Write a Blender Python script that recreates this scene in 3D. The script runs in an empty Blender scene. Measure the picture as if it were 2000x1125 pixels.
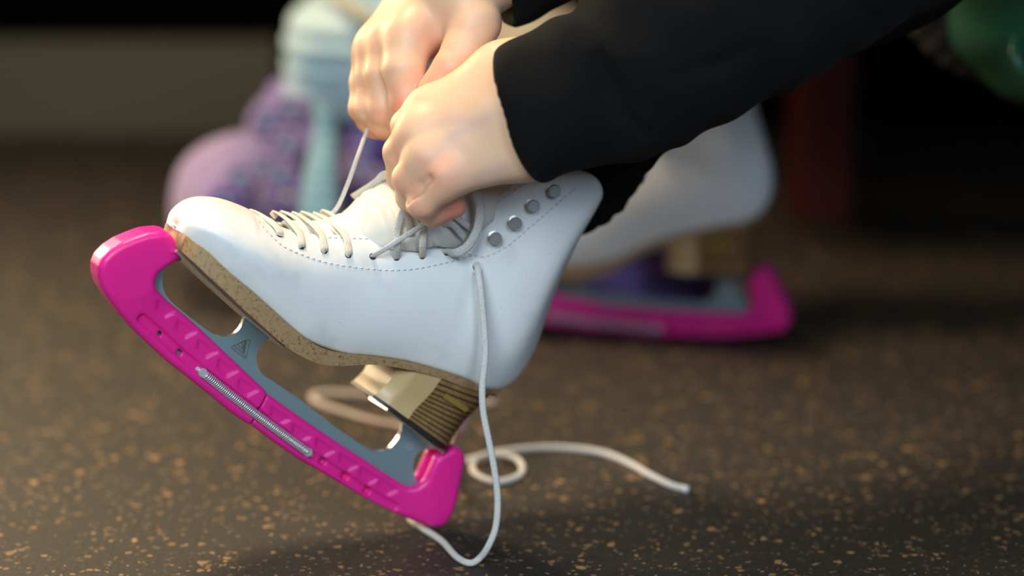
import bpy, bmesh, math, random
import numpy as np
from mathutils import Vector, Matrix, noise
from mathutils.bvhtree import BVHTree

random.seed(7)
SC = bpy.context.scene
COL = SC.collection

# ------------------------------------------------------------ camera, light, exposure
PITCH = math.radians(16.0)
CAM_H = 0.5845
FPX = 2000 * 85 / 36.0
CAM = Vector((0, 0, CAM_H))
FWD = Vector((0, math.cos(PITCH), -math.sin(PITCH)))
RGT = Vector((1, 0, 0))
UPV = Vector((0, math.sin(PITCH), math.cos(PITCH)))
cd = bpy.data.cameras.new('camera')
cd.lens = 85; cd.sensor_width = 36; cd.sensor_fit = 'HORIZONTAL'
cd.clip_start = 0.05
cd.dof.use_dof = True
cd.dof.focus_distance = 1.475
cd.dof.aperture_fstop = 1.9
co = bpy.data.objects.new('camera', cd); COL.objects.link(co)
co.location = CAM; co.rotation_euler = (math.pi / 2 - PITCH, 0, 0)
SC.camera = co
SC.view_settings.view_transform = 'Standard'
SC.view_settings.look = 'None'
SC.view_settings.gamma = 1.0
SC.view_settings.use_curve_mapping = False
SC.view_settings.exposure = 0.0
w = bpy.data.worlds.new('world'); SC.world = w; w.use_nodes = True
w.node_tree.nodes['Background'].inputs[0].default_value = (0.62, 0.72, 1.0, 1)
w.node_tree.nodes['Background'].inputs[1].default_value = 0.03

def area(name, loc, target, sx, sy, power, col, spread=180):
    l = bpy.data.lights.new(name, 'AREA'); l.shape = 'RECTANGLE'; l.size = sx; l.size_y = sy
    l.energy = power; l.color = col; l.spread = math.radians(spread)
    o = bpy.data.objects.new(name, l); COL.objects.link(o); o.location = loc
    d = Vector(target) - Vector(loc); o.rotation_euler = d.to_track_quat('-Z', 'Y').to_euler()
    return o
area('warm_side_lamp', (-1.12, 2.50, 0.62), (-0.15, 1.5, 0.2), 0.7, 0.8, 6, (1.0, 0.76, 0.48), 84)
area('warm_ceiling_lamp', (-0.45, 1.9, 2.0), (-0.32, 1.6, 0.0), 0.4, 0.4, 7.0, (1.0, 0.76, 0.46), 66)
area('cool_window_light', (-0.40, 0.05, 1.15), (-0.16, 1.45, 0.1), 0.8, 0.6, 5.6, (0.81, 0.93, 0.98), 92)
area('cool_side_window', (0.75, -0.2, 1.1), (0.1, 1.7, 0.15), 0.6, 0.6, 1.9, (0.66, 0.80, 1.0), 70)  # unseen cool fill, added to brighten the rear boot

# ------------------------------------------------------------ helpers
def ray(px, py):
    return (FWD * FPX + RGT * (px - 1000) + UPV * (562.5 - py)).normalized()
def D(px, py, depth):
    """world point seen at pixel px,py at the given depth along the camera axis"""
    r = ray(px, py); return CAM + r * (depth / r.dot(FWD))
def floor_at(px, py, z=0.0):
    r = ray(px, py); return CAM + r * ((z - CAM_H) / r.z)

def tag(o, label=None, cat=None, group=None, kind=None):
    if label: o['label'] = label
    if cat: o['category'] = cat
    if group: o['group'] = group
    if kind: o['kind'] = kind
    return o
def empty(name, mat=None, loc=None):
    o = bpy.data.objects.new(name, None); COL.objects.link(o); o.empty_display_size = 0.03
    if mat is not None: o.matrix_world = mat
    if loc is not None: o.location = loc
    bpy.context.view_layer.update()
    return o
def link(name, me, mats, parent=None, smooth=True):
    o = bpy.data.objects.new(name, me); COL.objects.link(o)
    for m in (mats if isinstance(mats, (list, tuple)) else [mats]): me.materials.append(m)
    if smooth:
        me.polygons.foreach_set('use_smooth', [True] * len(me.polygons))
    if parent is not None: o.parent = parent
    return o
def mesh_from(verts, faces, name='m'):
    me = bpy.data.meshes.new(name); me.from_pydata([tuple(v) for v in verts], [], faces); me.update(); return me
def rel(verts, parent):
    """world-space verts to the parent's space"""
    if parent is None: return verts
    mi = parent.matrix_world.inverted(); return [mi @ Vector(v) for v in verts]

def catmull(P, n_per):
    """dense Catmull-Rom through rows of P (n,k)"""
    P = np.asarray(P, float); n = len(P)
    ext = np.vstack([2 * P[0] - P[1], P, 2 * P[-1] - P[-2]])
    out = []
    for i in range(n - 1):
        p0, p1, p2, p3 = ext[i:i + 4]
        for s in range(n_per):
            t = s / n_per
            out.append(0.5 * ((2 * p1) + (-p0 + p2) * t + (2 * p0 - 5 * p1 + 4 * p2 - p3) * t * t + (-p0 + 3 * p1 - 3 * p2 + p3) * t ** 3))
    out.append(P[-1]); return np.array(out)
def resample(P, step):
    P = np.asarray(P, float); d = np.r_[0, np.cumsum(np.linalg.norm(np.diff(P, axis=0), axis=1))]
    n = max(2, int(round(d[-1] / step)) + 1); s = np.linspace(0, d[-1], n)
    return np.stack([np.interp(s, d, P[:, k]) for k in range(P.shape[1])], 1)

def sweep(pts, wd, th, hint=(0, 0, 1), n=10, power=2.0, taper=0.0, closed=False):
    """tube with elliptical section: wd across, th along the hint. returns verts, faces"""
    pts = [Vector(p) for p in pts]; N = len(pts); V = []; F = []
    for i, p in enumerate(pts):
        if closed: t = (pts[(i + 1) % N] - pts[i - 1]).normalized()
        else: t = (pts[min(i + 1, N - 1)] - pts[max(i - 1, 0)]).normalized()
        h = Vector(hint[i]) if isinstance(hint[0], (list, tuple, Vector)) else Vector(hint)
        s = t.cross(h)
        if s.length < 1e-4: s = t.cross(Vector((0.3, 0.9, 0.2)))
        s.normalize(); u = s.cross(t).normalized()
        k = 1.0
        if taper and not closed:
            k = min(1, (min(i, N - 1 - i) + 0.35) / taper)
            k = math.sqrt(max(0.05, k))
        for j in range(n):
            a = 2 * math.pi * j / n; c, q = math.cos(a), math.sin(a)
            cx = math.copysign(abs(c) ** (2 / power), c); qx = math.copysign(abs(q) ** (2 / power), q)
            V.append(p + s * (cx * wd * 0.5 * k) + u * (qx * th * 0.5 * k))
    for i in range(N if closed else N - 1):
        for j in range(n):
            a = i * n + j; b = i * n + (j + 1) % n; i2 = (i + 1) % N
            F.append((a, b, i2 * n + (j + 1) % n, i2 * n + j))
    if not closed:
        F.append(tuple(range(n))[::-1]); F.append(tuple((N - 1) * n + j for j in range(n)))
    return V, F
def join(*vf):
    V = []; F = []
    for v, f in vf:
        o = len(V); V += list(v); F += [tuple(i + o for i in q) for q in f]
    return V, F
def disc_lathe(c, nrm, prof, n=20):
    """lathe profile [(r,h),...] about nrm at c"""
    nrm = Vector(nrm).normalized(); a = nrm.orthogonal().normalized(); b = nrm.cross(a); V = []; F = []
    for r, h in prof:
        for j in range(n):
            t = 2 * math.pi * j / n
            V.append(Vector(c) + nrm * h + a * (r * math.cos(t)) + b * (r * math.sin(t)))
    for i in range(len(prof) - 1):
        for j in range(n):
            F.append((i * n + j, i * n + (j + 1) % n, (i + 1) * n + (j + 1) % n, (i + 1) * n + j))
    F.append(tuple(range(n))[::-1]); F.append(tuple((len(prof) - 1) * n + j for j in range(n)))
    return V, F
def box_vf(c, ax, ay, az, sx, sy, sz):
    c, ax, ay, az = Vector(c), Vector(ax), Vector(ay), Vector(az); V = []
    for i in (-1, 1):
        for j in (-1, 1):
            for k in (-1, 1): V.append(c + ax * (i * sx / 2) + ay * (j * sy / 2) + az * (k * sz / 2))
    return V, [(0, 1, 3, 2), (4, 6, 7, 5), (0, 4, 5, 1), (2, 3, 7, 6), (0, 2, 6, 4), (1, 5, 7, 3)]

# ---- signed distance modelling: fields evaluated on a grid, surfaced once
class Grid:
    def __init__(s, lo, hi, h):
        s.lo = np.array(lo, np.float32); s.h = h
        s.n = (np.ceil((np.array(hi) - np.array(lo)) / h).astype(int) + 1)
        ax = [s.lo[k] + h * np.arange(s.n[k], dtype=np.float32) for k in range(3)]
        s.ax = ax
        s.X, s.Y, s.Z = np.meshgrid(*ax, indexing='ij', sparse=True)
    def cone(s, a, b, ra, rb, squash=None):
        a = np.array(a, np.float32); b = np.array(b, np.float32); d = b - a; L = float(d @ d) + 1e-12
        px, py, pz = s.X - a[0], s.Y - a[1], s.Z - a[2]
        t = np.clip((px * d[0] + py * d[1] + pz * d[2]) / L, 0, 1)
        qx, qy, qz = px - t * d[0], py - t * d[1], pz - t * d[2]
        q = qx * qx + qy * qy + qz * qz
        if squash is not None:
            nv, k = squash; e = qx * nv[0] + qy * nv[1] + qz * nv[2]
            q = q + e * e * (k * k - 1)
        return np.sqrt(q) - (ra + (rb - ra) * t)
    def ell(s, c, r):
        q = np.sqrt(((s.X - c[0]) / r[0]) ** 2 + ((s.Y - c[1]) / r[1]) ** 2 + ((s.Z - c[2]) / r[2]) ** 2)
        return (q - 1) * min(r)
    def pts(s):
        return np.broadcast_arrays(s.X, s.Y, s.Z)
    def surface(s, F):
        I = F < 0
        c = [I[i:I.shape[0] - 1 + i, j:I.shape[1] - 1 + j, k:I.shape[2] - 1 + k] for i in (0, 1) for j in (0, 1) for k in (0, 1)]
        al = c[0].copy(); an = c[0].copy()
        for q in c[1:]: al &= q; an |= q
        act = an & ~al
        idx = np.full(act.shape, -1, np.int64); cells = np.argwhere(act); idx[act] = np.arange(len(cells))
        acc = np.zeros((len(cells), 3)); cnt = np.zeros(len(cells))
        offs = [(i, j, k) for i in (0, 1) for j in (0, 1) for k in (0, 1)]
        val = {o: F[cells[:, 0] + o[0], cells[:, 1] + o[1], cells[:, 2] + o[2]] for o in offs}
        for o in offs:
            for k in range(3):
                if o[k] == 0:
                    o2 = list(o); o2[k] = 1; o2 = tuple(o2)
                    a, b = val[o], val[o2]; m = (a < 0) != (b < 0)
                    t = a[m] / (a[m] - b[m]); p = np.tile(np.array(o, float), (m.sum(), 1)); p[:, k] += t
                    acc[m] += p; cnt[m] += 1
        V = (cells + acc / cnt[:, None]) * s.h + s.lo
        faces = []
        for k in range(3):
            u, v = [(1, 2), (2, 0), (0, 1)][k]
            sl0 = [slice(None)] * 3; sl1 = [slice(None)] * 3
            sl0[k] = slice(0, -1); sl1[k] = slice(1, None)
            A, B = I[tuple(sl0)], I[tuple(sl1)]
            for sign in (0, 1):
                m = (A & ~B) if sign == 0 else (~A & B)
                e = np.argwhere(m)
                ok = (e[:, u] > 0) & (e[:, v] > 0) & (e[:, u] < act.shape[u]) & (e[:, v] < act.shape[v]); e = e[ok]
                def g(du, dv):
                    q = e.copy(); q[:, u] -= du; q[:, v] -= dv; return idx[q[:, 0], q[:, 1], q[:, 2]]
                quad = np.stack([g(1, 1), g(0, 1), g(0, 0), g(1, 0)], 1)
                if sign: quad = quad[:, ::-1]
                faces.append(quad)
        return V, np.vstack(faces)
def smin(a, b, k):
    h = np.clip(0.5 + 0.5 * (b - a) / k, 0, 1)
    return b + (a - b) * h - k * h * (1 - h)
def smax(a, b, k): return -smin(-a, -b, k)
def np_mesh(V, F, name='m', relax=0):
    me = bpy.data.meshes.new(name)
    V = np.asarray(V, np.float32); F = np.asarray(F, np.int32)
    if relax:
        for _ in range(relax):
            acc = np.zeros_like(V); c = np.zeros(len(V), np.float32)
            for k in range(4):
                a, b = F[:, k], F[:, (k + 1) % 4]
                np.add.at(acc, a, V[b]); np.add.at(c, a, 1)
            V = V * 0.4 + (acc / np.maximum(c, 1)[:, None]) * 0.6
    me.vertices.add(len(V)); me.vertices.foreach_set('co', V.ravel())
    me.loops.add(F.size); me.loops.foreach_set('vertex_index', F.ravel())
    me.polygons.add(len(F)); me.polygons.foreach_set('loop_start', np.arange(0, F.size, 4, dtype=np.int32))
    me.polygons.foreach_set('loop_total', np.full(len(F), 4, np.int32))
    me.update(calc_edges=True); me.validate(); return me
def poly_sdf2(poly, X, Z):
    """signed distance to a closed polygon on 2D arrays"""
    P = np.asarray(poly, np.float32); d = np.full(X.shape, 1e9, np.float32); s = np.ones(X.shape, np.float32)
    for i in range(len(P)):
        a, b = P[i], P[i - 1]; ex, ez = b - a; wx, wz = X - a[0], Z - a[1]
        t = np.clip((wx * ex + wz * ez) / (ex * ex + ez * ez + 1e-15), 0, 1)
        d = np.minimum(d, (wx - ex * t) ** 2 + (wz - ez * t) ** 2)
        c1 = Z >= a[1]; c2 = Z < b[1]; c3 = ex * wz > ez * wx
        flip = (c1 & c2 & c3) | (~c1 & ~c2 & ~c3)
        s = np.where(flip, -s, s)
    return s * np.sqrt(d)

# ------------------------------------------------------------ materials
def mat(name, base=(0.5, 0.5, 0.5), rough=0.5, metal=0.0, **kw):
    m = bpy.data.materials.new(name); m.use_nodes = True; nt = m.node_tree; b = nt.nodes['Principled BSDF']
    b.inputs['Base Color'].default_value = (*base, 1); b.inputs['Roughness'].default_value = rough
    b.inputs['Metallic'].default_value = metal
    for k, v in kw.items():
        key = {'sss': 'Subsurface Weight', 'sssr': 'Subsurface Radius', 'ssss': 'Subsurface Scale', 'trans': 'Transmission Weight',
               'ior': 'IOR', 'coat': 'Coat Weight', 'sheen': 'Sheen Weight', 'spec': 'Specular IOR Level', 'sheenr': 'Sheen Roughness'}[k]
        b.inputs[key].default_value = v
    return m
def nd(m, typ, **kw):
    n = m.node_tree.nodes.new(typ)
    for k, v in kw.items():
        if k in n.inputs: n.inputs[k].default_value = v
        else: setattr(n, k, v)
    return n
def wire(m, a, ao, b, bi): m.node_tree.links.new(a.outputs[ao], b.inputs[bi])
def ramp(m, stops):
    r = nd(m, 'ShaderNodeValToRGB'); e = r.color_ramp.elements
    e[0].position = stops[0][0]; e[0].color = (*stops[0][1], 1); e[1].position = stops[1][0]; e[1].color = (*stops[1][1], 1)
    for p, c in stops[2:]:
        q = e.new(p); q.color = (*c, 1)
    return r
def bump(m, src, out, strength=0.3, dist=0.001):
    b = nd(m, 'ShaderNodeBump'); b.inputs['Strength'].default_value = strength; b.inputs['Distance'].default_value = dist
    wire(m, src, out, b, 'Height'); wire(m, b, 'Normal', m.node_tree.nodes['Principled BSDF'], 'Normal'); return b
def coords(m, scale=(1, 1, 1), kind='Object'):
    tc = nd(m, 'ShaderNodeTexCoord'); mp = nd(m, 'ShaderNodeMapping'); mp.inputs['Scale'].default_value = scale
    wire(m, tc, kind, mp, 'Vector'); return mp
def mixc(m, fac, fo, a, b):
    x = nd(m, 'ShaderNodeMix'); x.data_type = 'RGBA'
    if fac is not None: wire(m, fac, fo, x, 0)
    for i, v in ((6, a), (7, b)):
        if isinstance(v, tuple) and not hasattr(v[0], 'outputs'): x.inputs[i].default_value = (*v, 1)
        else: m.node_tree.links.new(v[0].outputs[v[1]], x.inputs[i])
    return x
def setbase(m, n, out): wire(m, n, out, m.node_tree.nodes['Principled BSDF'], 'Base Color')

def m_leather():
    m = mat('white_boot_leather', (0.80, 0.83, 0.83), 0.42, coat=0.05)
    c = coords(m)
    n1 = nd(m, 'ShaderNodeTexNoise', Scale=22.0, Detail=6.0, Roughness=0.65); wire(m, c, 0, n1, 'Vector')
    r1 = ramp(m, [(0.56, (0, 0, 0)), (0.80, (1, 1, 1))]); wire(m, n1, 0, r1, 0)
    x = mixc(m, r1, 0, (0.80, 0.835, 0.83), (0.63, 0.66, 0.67))
    n3 = nd(m, 'ShaderNodeTexVoronoi', Scale=90.0); wire(m, c, 0, n3, 'Vector')
    r3 = ramp(m, [(0.0, (1, 1, 1)), (0.06, (0, 0, 0))]); wire(m, n3, 'Distance', r3, 0)
    x2 = mixc(m, r3, 0, (x, 2), (0.42, 0.42, 0.42))
    setbase(m, x2, 2)
    n2 = nd(m, 'ShaderNodeTexNoise', Scale=420.0, Detail=3.0); wire(m, c, 0, n2, 'Vector'); bump(m, n2, 0, 0.12, 0.0006)
    return m
def m_floor():
    m = mat('speckled_rubber_floor', (0.03, 0.025, 0.02), 0.62)
    c = coords(m)
    n1 = nd(m, 'ShaderNodeTexNoise', Scale=260.0, Detail=5.0, Roughness=0.7); wire(m, c, 0, n1, 'Vector')
    base = ramp(m, [(0.25, (0.0065, 0.0058, 0.0048)), (0.75, (0.036, 0.031, 0.024))]); wire(m, n1, 0, base, 0)
    wn = nd(m, 'ShaderNodeTexNoise', Scale=150.0, Detail=2.0); wire(m, c, 0, wn, 'Vector')
    add = nd(m, 'ShaderNodeMixRGB'); add.blend_type = 'ADD'; add.inputs[0].default_value = 0.008; wire(m, c, 0, add, 1); wire(m, wn, 'Color', add, 2)
    last = (base, 0)
    for sc, thr, rad, col in ((205.0, 0.86, 0.42, (0.33, 0.185, 0.07)), (105.0, 0.935, 0.33, (0.38, 0.22, 0.085)), (330.0, 0.87, 0.45, (0.30, 0.19, 0.09)), (60.0, 0.975, 0.2, (0.6, 0.42, 0.27))):
        v = nd(m, 'ShaderNodeTexVoronoi', Scale=sc); wire(m, add, 0, v, 'Vector')
        sep = nd(m, 'ShaderNodeSeparateColor'); wire(m, v, 'Color', sep, 0)
        a = nd(m, 'ShaderNodeMath', operation='GREATER_THAN'); wire(m, sep, 0, a, 0); a.inputs[1].default_value = thr
        b = nd(m, 'ShaderNodeMath', operation='LESS_THAN'); wire(m, v, 'Distance', b, 0); b.inputs[1].default_value = rad
        k = nd(m, 'ShaderNodeMath', operation='MULTIPLY'); wire(m, a, 0, k, 0); wire(m, b, 0, k, 1)
        k2 = nd(m, 'ShaderNodeMath', operation='MULTIPLY'); wire(m, k, 0, k2, 0); wire(m, sep, 1, k2, 1)
        x = mixc(m, k2, 0, last, col); last = (x, 2)
    setbase(m, *last)
    bump(m, n1, 0, 0.5, 0.0012)
    return m
def m_skin(name, a, b):
    m = mat(name, a, 0.46, sss=0.35, sssr=(1.0, 0.35, 0.18), ssss=0.006)
    at = nd(m, 'ShaderNodeAttribute', attribute_name='flush')
    c = coords(m)
    n = nd(m, 'ShaderNodeTexNoise', Scale=60.0, Detail=4.0); wire(m, c, 0, n, 'Vector')
    r = ramp(m, [(0.3, a), (0.75, tuple(v * f for v, f in zip(a, (1.0, 0.92, 0.88))))]); wire(m, n, 0, r, 0)
    x = mixc(m, at, 'Fac', (r, 0), b)
    av = nd(m, 'ShaderNodeAttribute', attribute_name='vein'); x3 = mixc(m, av, 'Fac', (x, 2), (0.50, 0.38, 0.40)); setbase(m, x3, 2)
    n2 = nd(m, 'ShaderNodeTexVoronoi', Scale=900.0); wire(m, c, 0, n2, 'Vector'); bump(m, n2, 'Distance', 0.10, 0.0004)
    return m
def m_fabric(name, col, scale=1400.0, rough=0.9, sheen=0.15, var=1.6):
    m = mat(name, col, rough, sheen=sheen, spec=0.15)
    c = coords(m)
    n = nd(m, 'ShaderNodeTexNoise', Scale=scale, Detail=2.0); wire(m, c, 0, n, 'Vector')
    r = ramp(m, [(0.3, tuple(v / var for v in col)), (0.7, tuple(min(1, v * var) for v in col))]); wire(m, n, 0, r, 0); setbase(m, r, 0)
    bump(m, n, 0, 0.3, 0.0005); return m
def m_lace(name, col):
    m = mat(name, col, 0.8, sheen=0.2)
    c = coords(m); n = nd(m, 'ShaderNodeTexVoronoi', Scale=1300.0); wire(m, c, 0, n, 'Vector')
    r = ramp(m, [(0.0, col), (0.9, tuple(v * 0.72 for v in col))]); wire(m, n, 'Distance', r, 0); setbase(m, r, 0)
    bump(m, n, 'Distance', 0.5, 0.0006); return m
def m_pink():
    m = mat('translucent_pink_plastic', (1.0, 0.026, 0.36), 0.34, sss=0.5, sssr=(1.0, 0.12, 0.45), ssss=0.008, trans=0.12, ior=1.42)
    c = coords(m); n = nd(m, 'ShaderNodeTexNoise', Scale=300.0, Detail=2.0); wire(m, c, 0, n, 'Vector'); bump(m, n, 0, 0.08, 0.0005)
    return m
def m_cork():
    m = mat('tan_cork_sole', (0.33, 0.21, 0.10), 0.62)
    c = coords(m); n = nd(m, 'ShaderNodeTexNoise', Scale=420.0, Detail=4.0, Roughness=0.7); wire(m, c, 0, n, 'Vector')
    r = ramp(m, [(0.32, (0.12, 0.065, 0.025)), (0.46, (0.37, 0.24, 0.115)), (0.8, (0.44, 0.29, 0.145))]); wire(m, n, 0, r, 0); setbase(m, r, 0)
    bump(m, n, 0, 0.2, 0.0005); return m
def m_crochet(name, c1, c2, hole=True, sc=55.0):
    m = mat(name, c1, 0.95, sheen=0.3, spec=0.1)
    c = coords(m); n = nd(m, 'ShaderNodeTexNoise', Scale=14.0, Detail=3.0); wire(m, c, 0, n, 'Vector')
    r = ramp(m, [(0.35, c1), (0.62, c2)]); wire(m, n, 0, r, 0); last = (r, 0)
    if hole:
        v = nd(m, 'ShaderNodeTexVoronoi', Scale=26.0); wire(m, c, 0, v, 'Vector')
        q = ramp(m, [(0.10, (1, 1, 1)), (0.30, (0, 0, 0))]); wire(m, v, 'Distance', q, 0)
        x = mixc(m, q, 0, last, tuple(a * 0.30 for a in c1)); last = (x, 2)
    setbase(m, *last)
    wv = nd(m, 'ShaderNodeTexVoronoi', Scale=260.0); wire(m, c, 0, wv, 'Vector'); bump(m, wv, 'Distance', 0.9, 0.003)
    return m
M = dict(
    leather=m_leather(), floor=m_floor(), pink=m_pink(), cork=m_cork(),
    lining=m_fabric('beige_boot_lining', (0.42, 0.34, 0.20)),
    tongue=mat('cream_tongue_leather', (0.82, 0.80, 0.73), 0.5),
    thread=mat('pale_stitch_thread', (0.56, 0.62, 0.65), 0.6), wire=mat('zinc_spring_wire', (0.72, 0.75, 0.78), 0.30, 0.55),
    heelcore=mat('dark_heel_core', (0.07, 0.035, 0.014), 0.6),
    hole=mat('dark_eyelet_hole', (0.03, 0.025, 0.02), 0.7),  # dark discs stand in for the shade inside the eyelet holes
    enamel=mat('white_enamel_eyelet', (0.82, 0.85, 0.85), 0.25),
    steel=mat('brushed_blue_grey_steel', (0.27, 0.40, 0.44), 0.42, 0.5),
    chrome=mat('polished_chrome', (0.86, 0.84, 0.80), 0.20, 0.85),
    nickel=mat('nickel_hook', (0.62, 0.61, 0.58), 0.34, 0.85),
    engraving=mat('engraved_logo_grey', (0.13, 0.13, 0.11), 0.6, 0.3),
    sparkle=mat('bright_etched_mark', (0.50, 0.58, 0.62), 0.4, 0.5),
    plate=mat('black_rubber_plate', (0.02, 0.02, 0.022), 0.5),
    heelwood=mat('pale_wood_heel_front', (0.62, 0.44, 0.22), 0.42, coat=0.1),
    layer=m_fabric('brown_leather_heel_layer', (0.27, 0.155, 0.065), 500.0, 0.42, 0.0, 1.25),
    brass=mat('brass_badge', (0.60, 0.44, 0.10), 0.35, 0.5),
    lace=m_lace('white_cotton_lace', (0.80, 0.80, 0.77)), lace_cream=m_lace('cream_worn_lace', (0.90, 0.84, 0.72)),
    lace_floor=m_lace('pinkish_grey_lace', (0.72, 0.62, 0.56)),
    skin=m_skin('fair_skin', (0.86, 0.575, 0.385), (0.80, 0.29, 0.20)),
    black=m_fabric('black_sweatshirt_cotton', (0.0042, 0.0044, 0.0050), 900.0, 0.92, 0.02, 1.25),
    trouser=m_fabric('black_trouser_cotton', (0.0035, 0.0037, 0.0045), 900.0, 0.95, 0.0, 1.2),
    lilac=m_crochet('lilac_crochet', (0.27, 0.19, 0.42), (0.38, 0.28, 0.49), False),
    purple=m_crochet('purple_crochet_lace', (0.12, 0.085, 0.40), (0.29, 0.20, 0.50)),
    blueknit=m_crochet('pale_blue_knit', (0.38, 0.62, 0.74), (0.62, 0.78, 0.80), False),
    blueband=m_crochet('light_blue_knit', (0.20, 0.41, 0.53), (0.27, 0.48, 0.60), False),
    cream=m_crochet('cream_cord', (0.62, 0.55, 0.40), (0.66, 0.60, 0.44), False),
    green=mat('green_glossy_nylon', (0.024, 0.135, 0.062), 0.30),
    mesh=m_fabric('dark_grey_mesh', (0.05, 0.046, 0.046), 300.0, 0.8, 0.0),
    red=mat('dark_red_painted_steel', (0.16, 0.012, 0.004), 0.45),
    wall=mat('black_painted_wall', (0.0012, 0.0012, 0.0012), 0.95, spec=0.05),  # one even near-black tone over the whole wall
    board=mat('olive_beige_kickboard', (0.16, 0.122, 0.064), 0.7),
    bench=mat('dark_brown_bench_wood', (0.02, 0.013, 0.009), 0.6),
)

# ------------------------------------------------------------ setting
def quad_obj(name, pts, m, thick=0.0):
    me = mesh_from(pts, [(0, 1, 2, 3)]); return link(name, me, m, smooth=False)
f_ = quad_obj('floor', [(-4, -1.5, 0), (4, -1.5, 0), (4, 3.6, 0), (-4, 3.6, 0)], M['floor']); tag(f_, kind='structure')
YB = floor_at(300, 262).y
ztop = D(300, 72, 1).z; r = ray(300, 80); ztop = CAM_H + r.z / r.y * YB
xr = CAM.x + (ray(545, 200).x / ray(545, 200).y) * YB
board_vf = box_vf(((xr - 3.6) / 2, YB + 0.012, ztop / 2), (1, 0, 0), (0, 1, 0), (0, 0, 1), xr + 3.6, 0.024, ztop)
o = link('baseboard_back', mesh_from(*board_vf), M['board'], smooth=False); tag(o, kind='structure')
v, f = box_vf((0, YB + 0.0245 + 0.10, 1.3), (1, 0, 0), (0, 1, 0), (0, 0, 1), 8, 0.2, 2.6)
o = link('wall_back', mesh_from(v, f), M['wall'], smooth=False); tag(o, kind='structure')

# ------------------------------------------------------------ the skate frame
X0 = floor_at(850, 1036)
YAW = math.radians(20); ROLL = math.radians(5)
def frame(tau, yaw=YAW, roll=ROLL):
    T = Vector((-math.cos(yaw), -math.sin(yaw), 0)); Z = Vector((0, 0, 1))
    a = T * math.cos(tau) + Z * math.sin(tau); b0 = Z * math.cos(tau) - T * math.sin(tau)
    n0 = b0.cross(a)
    if n0.y > 0: n0 = -n0
    y = n0 * math.cos(roll) + b0 * math.sin(roll); b = b0 * math.cos(roll) - n0 * math.sin(roll)
    return a, y, b
def Kf(px, py, w_, fr):
    a, y, b = fr; r = ray(px, py); t = (w_ - (CAM - X0).dot(y)) / r.dot(y)
    p = CAM + r * t - X0; return (p.dot(a), p.dot(b))
best = None
for i in range(400):
    tau = math.radians(15 + i * 0.1); fr = frame(tau)
    p, q = Kf(369, 739, .008, fr), Kf(718, 979, .008, fr)
    if best is None or abs(p[1] - q[1]) < best[0]: best = (abs(p[1] - q[1]), tau)
TAU = best[1]; FR = frame(TAU)
def K(px, py, w_=0.0): return Kf(px, py, w_, FR)
def KP(lst, w_=0.0): return [K(x, y, w_) for x, y in lst]
def frmat(fr, org):
    a, y, b = fr
    # right-handed local axes: x = -toe direction would flip, so use x = a, y = y, z = b (checked below)
    m = Matrix(((a.x, y.x, b.x, org.x), (a.y, y.y, b.y, org.y), (a.z, y.z, b.z, org.z), (0, 0, 0, 1))); return m
MW = frmat(FR, X0)
print('tau', math.degrees(TAU), 'det', MW.to_3x3().determinant())
MWI = MW.inverted()
def W3(p): return MW @ Vector(p)
def scurve(px_list, n, w_=0.0):
    return [K(x, y, w_) for x, y in catmull(np.array(px_list, float), n)]

# ---- boot upper: ribs from the sole/back edge B to the facing edge E
# Bx,By, ws, Ex,Ey, g, hw, bow
RIB = np.array([
    (345.5, 441, .0006, 345.5, 438, .000, .0006, 0, 0),
    (345.5, 444.5, .004, 345.5, 430, .000, .0055, 0, 0),
    (348.5, 450, .011, 349, 418, .000, .0135, 0, 0),
    (357, 459, .019, 358, 403, .000, .021, 0, 0),
    (375, 474, .027, 378, 390, .000, .030, 0, 0),
    (401, 492, .032, 404, 384, .000, .036, 0, 0),
    (428, 518, .036, 432, 388, .000, .040, 0, 0),
    (455, 543, .038, 464, 399, .001, .042, 0, 0),
    (484, 566, .039, 498, 415, .006, .043, 0, 0),
    (520, 598, .039, 535, 436, .012, .043, 0, 0),
    (563, 637, .038, 575, 451, .017, .042, 0, 0),
    (607, 671, .036, 620, 458, .019, .041, 0, 0),
    (671, 694, .033, 690, 460, .021, .039, 0, 0),
    (725, 700, .031, 745, 461, .022, .038, 0, 0),
    (793, 710, .030, 805, 460, .023, .037, 0, 0),
    (857, 727, .030, 858, 455, .024, .036, 0, 0),
    (916, 747, .028, 894, 462, .026, .036, 0, 0),
    (950, 764, .023, 908, 470, .028, .036, 0, 0),
    (985, 764, .018, 918, 462, .029, .036, 0, 0),
    (1018, 738, .014, 928, 438, .030, .037, 0, 0),
    (1046, 690, .011, 940, 412, .031, .038, 0, 0),
    (1070, 622, .010, 960, 394, .032, .039, 0, 0),
    (1090, 566, .010, 985, 374, .034, .041, 0, 0),
    (1109, 518, .010, 1010, 354, .035, .042, .002, 0),
    (1127, 475, .011, 1036, 338, .036, .043, .006, 0),
    (1139, 445, .011, 1060, 328, .036, .043, .011, 0),
    (1143, 425, .011, 1078, 323, .036, .043, .015, 0),
])
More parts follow.
